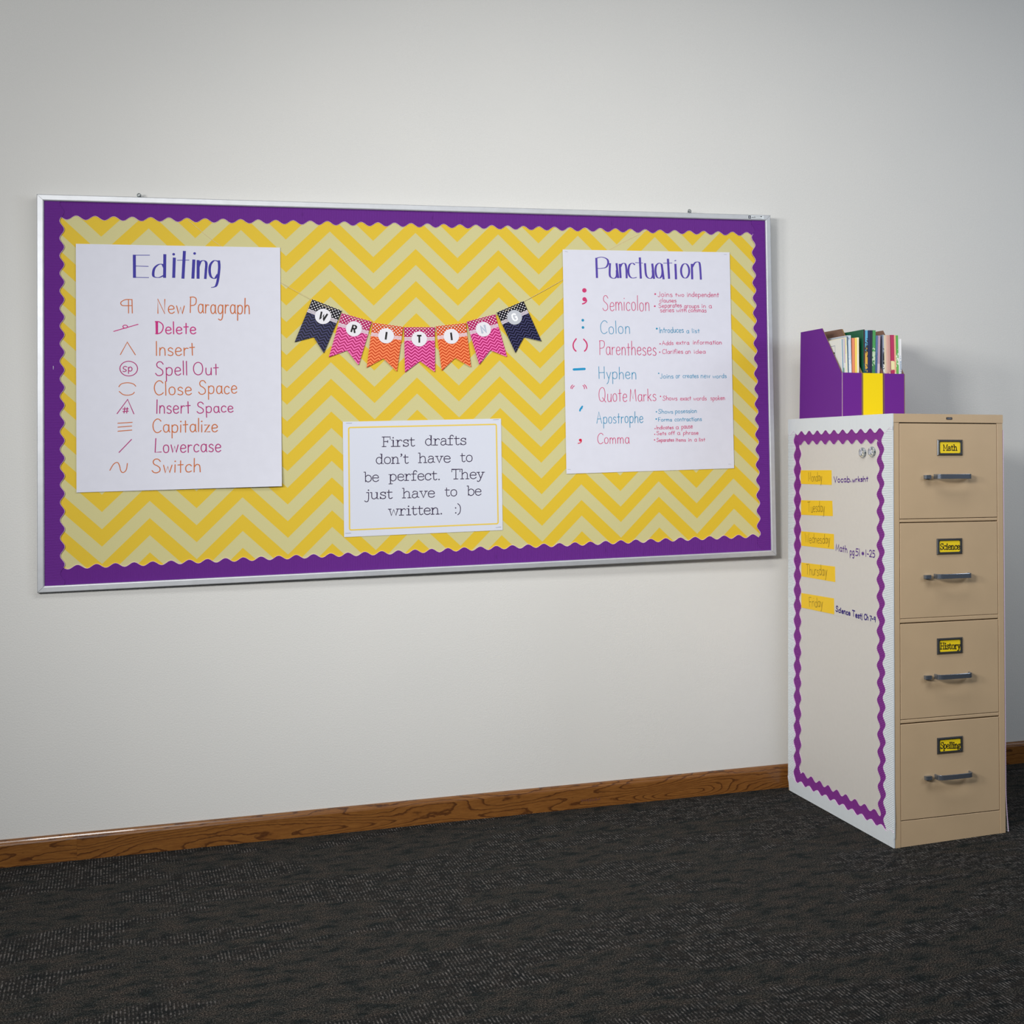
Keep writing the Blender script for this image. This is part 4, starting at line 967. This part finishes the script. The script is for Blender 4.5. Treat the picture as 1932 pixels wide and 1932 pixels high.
DR = [(1.0100, 1.3105, 'Math', 0.2005, 1.2332, 0.0), (0.7005, 0.9975, 'Science', 0.1971, 0.9206, -0.0032), (0.3900, 0.6850, 'History', 0.1960, 0.6085, -0.0035), (0.0812, 0.3758, 'Spelling', 0.1946, 0.2994, -0.0050)]
HZ = [1.1420, 0.8290, 0.5167, 0.2070]
for k, (h0, h1, txt, lx, ly, dx) in enumerate(DR):
    mb = MB()
    g = 0.0015
    mb.bevel_box(0.0205 + g, 0.3745 - g, h0 + (0.0004 if k == 3 else 0.0), h1 - (0.0012), -0.0200, -0.0005, 0.0010)
    dr = mb.obj('drawer', M['tan'], cabinet, label='drawer labelled ' + txt)
    # label holder
    mb = MB()
    ow, oh, iw, ih = 0.0458, 0.0252, 0.0368, 0.0172
    def rr(w, h, z, r=0.0):
        if r == 0:
            return [(lx + sx * w, ly + sy * h, z) for sx, sy in ((-1, -1), (1, -1), (1, 1), (-1, 1))]
    rings = [rr(ow, oh, -0.0005), rr(ow, oh, 0.0008), rr(ow - 0.003, oh - 0.003, 0.0042), rr(iw + 0.0015, ih + 0.0015, 0.0042), rr(iw, ih, 0.0015)]
    vs = [p for r in rings for p in r]
    fs = []
    for r in range(4):
        for i in range(4):
            fs.append((4 * r + i, 4 * r + (i + 1) % 4, 4 * r + 4 + (i + 1) % 4, 4 * r + 4 + i))
    mb.add(vs, fs)
    mb.obj('label_holder', M['chrome_dark'], dr, label='bright metal label frame')
    mb = MB()
    r = 0.004
    poly = []
    for cx_, cy_, a0 in ((iw - r, ih - r, 0), (-iw + r, ih - r, 90), (-iw + r, -ih + r, 180), (iw - r, -ih + r, 270)):
        for t in range(5):
            an = math.radians(a0 + 22.5 * t)
            poly.append((lx + cx_ + r * cos(an), ly + cy_ + r * math.sin(an)))
    mb.prism(poly, 0.0008, 0.0016)
    mb.obj('label_card', M['card'], dr, label='yellow card reading ' + txt)
    mb = MB()
    word(mb, DATA['cards'][k], 0.0024, 'type', 0.0019, jitter=0.0, gap=0.03, dotk=1.0)
    mb.obj('lettering', M['ink_black'], dr, label='black typewriter word ' + txt)
    # pull handle : flat strap
    hz = HZ[k]
    x0, x1 = 0.1437 + dx * 0.6, 0.2665 + dx * 0.8
    pr = 0.030
    path = [(x0, -0.001), (x0 + 0.001, pr * 0.45)]
    for t in range(7):
        an = math.pi - (math.pi / 2) * t / 6
        path.append((x0 + 0.016 + 0.015 * cos(an), pr - 0.014 + 0.014 * math.sin(an)))
    for t in range(1, 8):
        s = t / 8
        path.append((x0 + 0.016 + (x1 - x0 - 0.032) * s, pr + 0.0015 * math.sin(math.pi * s)))
    for t in range(7):
        an = math.pi / 2 - (math.pi / 2) * t / 6
        path.append((x1 - 0.016 + 0.015 * cos(an), pr - 0.014 + 0.014 * math.sin(an)))
    path += [(x1 - 0.001, pr * 0.45), (x1, -0.001)]
    hh, th = 0.0075, 0.0032
    vs = []
    n = len(path)
    for i, (px, pz) in enumerate(path):
        a, c = path[max(0, i - 1)], path[min(n - 1, i + 1)]
        tx, tz = c[0] - a[0], c[1] - a[1]
        l = math.hypot(tx, tz)
        nx, nz = tz / l * -1, tx / l
        for s, e in ((1, -1), (1, 1), (-1, 1), (-1, -1)):
            vs.append((px + nx * th / 2 * e, hz + hh * s, pz + nz * th / 2 * e))
    fs = []
    for i in range(n - 1):
        for j in range(4):
            fs.append((4 * i + j, 4 * i + (j + 1) % 4, 4 * i + 4 + (j + 1) % 4, 4 * i + 4 + j))
    mb = MB()
    mb.add(vs, fs)
    o = mb.obj('pull_handle', M['chrome'], dr, label='curved chrome pull handle')
    bev = o.modifiers.new('bevel', 'BEVEL')
    bev.width = 0.0008
    bev.segments = 2
    # thumb latch
    lz = hz - 0.0012
    xl = 0.1056 + dx * 0.5
    path = [(xl, -0.001), (xl + 0.001, 0.005)]
    for t in range(6):
        an = math.pi - (math.pi / 2) * t / 5
        path.append((xl + 0.008 + 0.007 * cos(an), 0.008 + 0.005 * math.sin(an)))
    path += [(xl + 0.0205, 0.0135), (xl + 0.0205, 0.0115), (xl + 0.0215, -0.001)]
    mb = MB()
    n = len(path)
    vs = [(p[0], lz - 0.0058, p[1]) for p in path] + [(p[0], lz + 0.0058, p[1]) for p in path]
    fs = [tuple(reversed(range(n))), tuple(range(n, 2 * n))] + [(i, (i + 1) % n, n + (i + 1) % n, n + i) for i in range(n)]
    mb.add(vs, [tuple(reversed(f)) for f in fs])
    mb.obj('thumb_latch', M['chrome'], dr, label='small chrome thumb latch')

# ------------------------------------------------------------------ decorated cabinet side (x = towards the front, y up, z out of the side)
SM = frame(CO, -Bv, Hv)
mb = MB()
mb.box(-0.78, -0.09, 0.668, 1.262, 0.0002, 0.0007)
sheet = tag(mb.obj('chart_sheet', M['beige'], None, SM), 'pale sheet of weekly homework notes on the side of the filing cabinet', 'paper sheet')
mb = MB()
mb.box(-0.845, -0.02, 0.012, 1.335, -0.0004, 0.0001)
mb.obj('side_panel', M['beige'], cabinet, SM_rel := FM.inverted() @ SM, label='pale beige side of the cabinet')
for k, ws in enumerate(DATA['side']['notes']):
    for it in ws:
        mb = MB()
        word(mb, it, (0.0038, 0.0036, 0.0044)[k], z=0.0010, jitter=0.05)
        mb.obj('handwritten_word', M['ink_penblue' if k == 2 else 'ink_pen'], sheet, label='purple handwriting ' + it[0])
for k, (q, ws) in enumerate(zip(DATA['side']['cards'], DATA['side']['days'])):
    day = ws[0][0]
    mb = MB()
    mb.prism([tuple(p) for p in (q[3], q[2], q[1], q[0])], 0.0009, 0.0014)
    o = tag(mb.obj('weekday_card', M['day'], None, SM), 'golden yellow card reading %s on the side of the cabinet' % day, 'label', 'weekday cards')
    mb = MB()
    word(mb, ws[0], 0.0016, z=0.0016, jitter=0.06, gap=0.10)
    mb.obj('handwriting', M['ink_fine'], o, label='thin dark writing ' + day)


def smat(*a):
    return [M[k] for k in a]


def side_strip(label, name, group, *a, **k):
    o = ribbed(name, *a, **k)
    o.parent = None
    o.matrix_world = SM
    return tag(o, label, 'border trim', group)


g1, g2 = 'white trim strips on the cabinet side', 'purple trim strips on the cabinet side'
WM, VM = smat('white_card', 'cut'), smat('purple_light', 'cut')
wl = lambda h: -0.7900 - 0.0085 * cos(TP * (h - 1.2056) / 0.0540)
wr = lambda h: -0.0672 + 0.004 * (1.3 - h) + 0.0092 * cos(TP * (h - 1.2816) / 0.0538)
pl = lambda h: -0.7400 + 0.0082 * cos(TP * (h - 1.2128) / 0.0543)
prr = lambda h: -0.1036 - 0.028 * (1.3 - h) / 1.3 * (h / 1.3) - 0.0098 * cos(TP * (h - 1.2465) / 0.0541)
wt = lambda x: 1.2876 + 0.0070 * cos(TP * (x + 0.7238) / 0.0708)
ptl = lambda x: 1.2520 + 0.0070 * cos(TP * (x + 0.7014) / 0.0726)
pbt = lambda x: 0.0830 + 0.0066 * cos(TP * (x + 0.7112) / 0.0718)
wbt = lambda x: 0.0475 - 0.0056 * cos(TP * (x + 0.7647) / 0.0712)
kw = dict(amp=0.0014, pitch=0.0056)
side_strip('purple scalloped trim running up the wall-side edge of the cabinet side', 'scalloped_trim', g2, 'v', 0.06, 1.30, lambda h: -0.822, pl, 0.0004, 0.0006, VM, None, **kw)
side_strip('purple scalloped trim running up the front edge of the cabinet side', 'scalloped_trim', g2, 'v', 0.045, 1.30, prr, lambda h: -0.05, 0.0004, 0.0006, VM, None, rims=(True, False), **kw)
side_strip('purple scalloped trim along the top of the cabinet side', 'scalloped_trim', g2, 'u', -0.812, -0.058, ptl, lambda x: 1.31, 0.0016, 0.0006, VM, None, rims=(True, False), pitch=0.0072, amp=0.0004, rr=(-0.735, -0.1))
side_strip('purple scalloped trim along the foot of the cabinet side', 'scalloped_trim', g2, 'u', -0.800, -0.078, lambda x: 0.03, pbt, 0.0016, 0.0006, VM, None, pitch=0.0072, amp=0.0004, rr=(-0.735, -0.1))
side_strip('white scalloped trim up the wall-side edge of the cabinet side', 'scalloped_trim', g1, 'v', 0.04, 1.30, lambda h: -0.8480, wl, 0.0003, 0.0030, WM, None, **kw)
side_strip('white scalloped trim up the front edge of the cabinet side', 'scalloped_trim', g1, 'v', 0.03, 1.30, wr, lambda h: 0.0015 + 0.0025 * max(0, 1 - abs(h - 0.08) / 0.1), 0.0003, 0.0030, WM, None, rims=(True, False), **kw)
side_strip('white scalloped trim along the top of the cabinet side', 'scalloped_trim', g1, 'u', -0.8480, 0.0015, wt, lambda x: 1.3396, 0.0003, 0.0042, WM, None, rims=(True, False), pitch=0.0072, amp=0.0004)
side_strip('white scalloped trim along the foot of the cabinet side', 'scalloped_trim', g1, 'u', -0.8500, 0.0015, lambda x: 0.001 + max(0, (-x - 0.8330)) * 2.9, wbt, 0.0003, 0.0042, WM, None, pitch=0.0072, amp=0.0004)
# trim on the far side, seen edge-on
FAR = frame(CO + A * W_, Bv, Hv)
o = ribbed('scalloped_trim', 'v', 0.01, 1.29, lambda h: 0.001, lambda h: 0.05, 0.0006, 0.0016, WM, None, rims=(True, False), amp=0.0018, pitch=0.0056, zoff=lambda t, s: 0.010 * max(0, 1 - t / 0.14) ** 1.5)
o.matrix_world = FAR
tag(o, 'white corrugated trim seen edge-on along the right side of the cabinet', 'border trim', g1)
# gem magnets
M['gem'] = mat('faceted_glass', (196, 200, 204), 0.12, 0.55)
b = NB(M['gem'])
vo = b.nt.nodes.new('ShaderNodeTexVoronoi')
vo.inputs['Scale'].default_value = 160
tcn = b.nt.nodes.new('ShaderNodeTexCoord')
b.nt.links.new(tcn.outputs['Object'], vo.inputs['Vector'])
sv = b.nt.nodes.new('ShaderNodeSeparateColor')
b.nt.links.new(vo.outputs['Color'], sv.inputs[0])
b.color(b.ramp(sv.outputs[0], [(0.0, lin(90, 100, 104)), (0.35, lin(178, 184, 190)), (1.0, lin(236, 238, 240))]))
for gx, gy, lab in ((-0.2172, 1.2169, 'round faceted silver gem magnet, the one nearer the wall'), (-0.1471, 1.2197, 'round faceted silver gem magnet, the one nearer the front edge')):
    mb = MB()
    rings = [(1.0, 0.001), (1.0, 0.0055), (0.86, 0.0085), (0.55, 0.0105)]
    n = 14
    vs = []
    for j, (r, zz) in enumerate(rings):
        for i in range(n):
            an = TP * (i + 0.5 * (j % 2)) / n
            vs.append((0.0232 * r * cos(an), 0.0170 * r * math.sin(an), zz))
    vs.append((0, 0, 0.011))
    fs = []
    for j in range(3):
        for i in range(n):
            fs.append((j * n + i, j * n + (i + 1) % n, (j + 1) * n + (i + 1) % n, (j + 1) * n + i))
    for i in range(n):
        fs.append((3 * n + i, 3 * n + (i + 1) % n, 4 * n))
    fs.append(tuple(reversed(range(n))))
    mb.add(vs, fs)
    tag(mb.obj('gem_magnet', M['gem'], None, SM @ Matrix.Translation((gx, gy, 0))), lab, 'magnet', 'gem magnets')

# ------------------------------------------------------------------ magazine files on top (frame: x right, y towards the wall, z up, from the cabinet top front corner)
TM = frame(CO + Hv * (H_c + 0.0004), A, Bv)
LITE = M['cut']


def panel(name, poly, lo, hi, axis, mats, parent):
    """poly in (y, z) extruded along x (axis 'x') or (x, z) extruded along y"""
    mbx = MB()
    n = len(poly)
    if axis == 'x':
        vs = [(lo, p[0], p[1]) for p in poly] + [(hi, p[0], p[1]) for p in poly]
    else:
        vs = [(p[0], lo, p[1]) for p in poly] + [(p[0], hi, p[1]) for p in poly]
    fs = [tuple(range(n)), tuple(reversed(range(n, 2 * n)))] + [(k, n + k, n + (k + 1) % n, (k + 1) % n) for k in range(n)]
    mbx.add(vs, fs, [0, 1] + [2] * n)
    return mbx.obj(name, mats, parent)


FILES = [(0.0200, 0.0964, 'box_purple', 'purple cardboard magazine file nearest the left edge of the cabinet top'),
         (0.0975, 0.1772, 'box_yellow', 'yellow cardboard magazine file between the two purple ones'),
         (0.1788, 0.2602, 'box_purple', 'purple cardboard magazine file to the right of the yellow one')]
y0, y1 = 0.4273, 0.7990
for k, (xa, xb, c, lab) in enumerate(FILES):
    f = tag(empty('magazine_file', TM @ Matrix.Translation((xa, y0, 0))), lab, 'magazine file', 'magazine files on the cabinet')
    w, L = xb - xa, y1 - y0
    out, inn, edge = M[c], M['kraft'], M['kraft']
    side = [(0, 0), (L, 0), (L - 0.0115, 0.3165), (0.167, 0.3155), (0.0045, 0.1515), (0, 0.1500)]
    t = 0.0026
    panel('side_panel', side, 0, t, 'x', [out, inn, edge], f)
    panel('side_panel', side, w - t, w, 'x', [inn, out, inn], f)
    panel('front_panel', [(t, 0.0), (w - t, 0.0), (w - t, 0.1512), (t, 0.1512)], 0.0, t, 'y', [out, inn, out], f)
    if k == 0:
        mbf = MB()
        mbf.box(0.0, 0.0011, -0.0004, 0.0, 0.0, 0.1505)
        mbf.obj('worn_fold', LITE, f, label='pale worn fold down the front corner')
    panel('back_panel', [(t, 0.0), (w - t, 0.0), (w - t, 0.316), (t, 0.316)], L - t - 0.012, L - 0.012, 'y', [inn, out, inn], f)
    panel('base_panel', [(t, 0.0), (w - t, 0.0), (w - t, t), (t, t)], t, L - t - 0.012, 'y', [inn, inn, inn], f)


def spine_mat(name, stops, seed=0, wob=0.0):
    m = mat(name, (200, 200, 200), 0.4)
    b = NB(m)
    x, y, z = b.xyz()
    f = b.math('MULTIPLY', z, 3.3)
    if wob:
        f = b.math('ADD', f, b.math('MULTIPLY', b.math('SUBTRACT', b.noise(b.vec(x, y, z), 160, 3), 0.5), wob))
    r = b.nt.nodes.new('ShaderNodeValToRGB')
    r.color_ramp.interpolation = 'CONSTANT'
    e = r.color_ramp.elements
    e[0].position, e[0].color = stops[0][0], lin(*stops[0][1])
    e[1].position, e[1].color = stops[1][0], lin(*stops[1][1])
    for p_, c_ in stops[2:]:
        q_ = e.new(p_)
        q_.color = lin(*c_)
    b.nt.links.new(f, r.inputs[0])
    b.color(r.outputs[0])
    return m


BK = [  # spine stops, cover colour, label
 ([(0, (70, 150, 80)), (0.45, (228, 228, 222))], (226, 226, 220), 'thin white booklet with a small grey stamp on its cover, in the first purple file'),
 ([(0, (60, 120, 150)), (0.4, (104, 146, 176))], (120, 150, 175), 'thin steel-blue spined booklet beside the white stamped one'),
 ([(0, (120, 160, 110)), (0.55, (206, 210, 204))], (205, 208, 202), 'thin pale grey booklet with green foot in the first purple file'),
 ([(0, (222, 220, 226)), (0.6, (196, 180, 202))], (200, 190, 205), 'thin lavender-grey booklet in the first purple file'),
 ([(0, (232, 228, 190)), (0.7, (226, 216, 158))], (230, 222, 170), 'thin pale yellow booklet in the first purple file'),
 ([(0, (236, 234, 226)), (0.8, (216, 214, 210))], (220, 218, 214), 'thin off-white booklet beside the teal one'),
 ([(0, (30, 84, 106)), (0.8, (52, 96, 120))], (60, 100, 120), 'thin dark teal booklet beside the thick pale blue one'),
 ([(0, (226, 232, 240)), (0.62, (200, 214, 230)), (0.93, (60, 70, 96)), (0.955, (206, 216, 230))], (204, 212, 222), 'thicker pale blue book, tallest in the first purple file'),
 ([(0, (206, 96, 62)), (0.25, (230, 140, 100)), (0.9, (222, 120, 84))], (226, 130, 92), 'orange booklet in the first purple file'),
 ([(0, (240, 206, 60)), (0.5, (246, 216, 96))], (246, 214, 90), 'yellow booklet beside the orange one'),
 ([(0, (236, 232, 214)), (0.7, (238, 232, 196))], (236, 230, 210), 'cream booklet at the right of the first purple file'),
 ([(0, (14, 96, 66)), (0.9, (16, 100, 70))], (12, 92, 62), 'dark green booklet with its cover showing, in the yellow file'),
 ([(0, (18, 70, 90)), (0.6, (70, 20, 34))], (30, 40, 60), 'thin dark maroon-topped booklet beside the green one'),
 ([(0, (12, 66, 84)), (0.55, (220, 170, 60)), (0.72, (60, 44, 20)), (0.83, (90, 170, 206))], (90, 170, 200), 'sky-blue book with yellow and black patch in the yellow file'),
 ([(0, (16, 24, 66)), (0.5, (22, 30, 80))], (20, 26, 70), 'navy blue book in the yellow file'),
 ([(0, (8, 14, 36)), (0.5, (14, 20, 50))], (12, 18, 44), 'near-black blue book in the yellow file'),
 ([(0, (200, 220, 200)), (0.3, (60, 130, 70)), (0.62, (190, 214, 180)), (0.75, (64, 150, 76))], (70, 140, 80), 'green and white streaked book in the yellow file'),
 ([(0, (196, 206, 220)), (0.2, (62, 92, 140)), (0.7, (84, 112, 156))], (70, 100, 150), 'mid-blue booklet, shorter, in the yellow file'),
 ([(0, (204, 186, 196)), (0.6, (176, 150, 170))], (180, 156, 174), 'dusty pink booklet at the right of the yellow file'),
 ([(0, (60, 80, 120)), (0.45, (232, 232, 230)), (0.58, (20, 22, 30)), (0.74, (150, 160, 180))], (110, 120, 140), 'black and white patterned booklet at the left of the last purple file'),
 ([(0, (232, 222, 190)), (0.5, (222, 208, 176))], (226, 214, 184), 'cream booklet in the last purple file'),
 ([(0, (222, 168, 150)), (0.5, (216, 184, 168))], (214, 170, 154), 'first of three salmon booklets, beside the cream one'),
 ([(0, (190, 130, 124)), (0.5, (214, 164, 150))], (206, 150, 138), 'second of three salmon booklets in the last purple file'),
 ([(0, (226, 180, 160)), (0.5, (198, 150, 140))], (214, 166, 150), 'third of three salmon booklets, beside the magenta book'),
 ([(0, (182, 22, 84)), (0.535, (236, 226, 170)), (0.635, (180, 20, 84)), (0.9, (176, 20, 82))], (186, 24, 88), 'magenta book with a pale yellow spine patch in the last purple file'),
 ([(0, (238, 226, 190)), (0.5, (232, 176, 140))], (234, 190, 160), 'peach booklet to the right of the magenta book'),
 ([(0, (120, 190, 90)), (0.3, (96, 176, 70)), (0.62, (226, 236, 220)), (0.68, (84, 168, 62))], (90, 172, 66), 'bright green book with white band in the last purple file'),
 ([(0, (234, 236, 234)), (0.5, (216, 222, 220))], (232, 234, 232), 'thin white booklet, shorter, beside the green book'),
 ([(0, (232, 232, 236)), (0.5, (170, 186, 206)), (0.65, (236, 236, 238))], (230, 230, 234), 'thin white booklet with blue mark at the far right'),
]
inner = [(FILES[k][0] + 0.0030, FILES[k][1] - 0.0030) for k in range(3)]
last = [inner[0][0], inner[1][0], inner[2][0]]
last_slope = [None, None, None]
for bd, (stops, cov, lab) in zip(DATA['books'], BK):
    h, bl, br, zb_, tl_, tr_, zt_ = bd
    ztop = zt_ - H_c
    # spine line measured at two heights; carry it down to the base of the file
    zl = zb_ - H_c
    thick = max(0.0021, ((br - bl) + (tr_ - tl_)) / 2 - 0.0003)
    cb, ct = (bl + br) / 2, (tl_ + tr_) / 2
    slope = (ct - cb) / (ztop - zl)
    x_base = cb - slope * (zl - 0.003)
    x_base = min(max(x_base, last[h] + thick / 2 + 0.0001), inner[h][1] - thick / 2)
    last[h] = x_base + thick / 2 + 0.0001
    lim = inner[h][1] - thick / 2 - 0.0004
    ct = max(min(ct, lim), inner[h][0] + thick / 2 + 0.0005)
    lean = math.atan2(ct - x_base, ztop - 0.003)
    if last_slope[h] is not None:
        lean = max(lean, last_slope[h])          # never lean back into the booklet on the left
    lean = min(lean, math.atan2(lim - x_base, ztop - 0.003)) if lean > 0 else lean
    last_slope[h] = lean
    Hb = (ztop - 0.003) / cos(lean) - thick / 2 * abs(math.tan(lean))
    Db = 0.300 if h != 1 else 0.310
    Mx = TM @ Matrix.Translation((x_base, 0.4425, 0.0030 + thick / 2 * abs(math.sin(lean)))) @ Matrix.Rotation(lean, 4, 'Y')
    root = tag(empty('booklet', Mx), lab, 'booklet', 'booklets in the magazine files')
    sm_ = spine_mat('spine', stops, wob=0.5 if any(t in lab for t in ('black patch in', 'streaked', 'patterned', 'mid-blue', 'blue mark', 'bright green', 'pale blue book')) else 0.05)
    cm = mat('cover', cov, 0.42)
    t = 0.0004
    mb = MB()
    mb.box(-thick / 2, thick / 2, 0, t, 0, Hb, 0)
    mb.box(-thick / 2, -thick / 2 + t, t, Db, 0, Hb, 1)
    mb.box(thick / 2 - t, thick / 2, t, Db, 0, Hb, 1)
    cvr = mb.obj('cover', [sm_, cm], root)
    mb = MB()
    mb.box(-thick / 2 + t, thick / 2 - t, t, Db - 0.002, 0.001, Hb - 0.001)
    mb.obj('pages', M['pages'], root)
    if 'stamp' in lab:
        mb = MB()
        xx = -thick / 2 - 0.0003
        for q in ((0.05, 0.095, 0.255, 0.257), (0.05, 0.052, 0.222, 0.257), (0.093, 0.095, 0.222, 0.257), (0.05, 0.095, 0.222, 0.224)):
            mb.box(xx, xx + 0.0002, q[0], q[1], q[2] - 0.012, q[3] - 0.012)
        mb.obj('printed_frame', M['ink_steel'], cvr)
        mb = MB()
        mb.box(xx, xx + 0.0002, 0.055, 0.088, 0.216, 0.222)
        mb.box(xx, xx + 0.0002, 0.066, 0.072, 0.188, 0.192)
        mb.box(xx, xx + 0.0002, 0.0, 0.03, 0.07, 0.10)
        mb.obj('printed_mark', M['ink_black'], cvr)
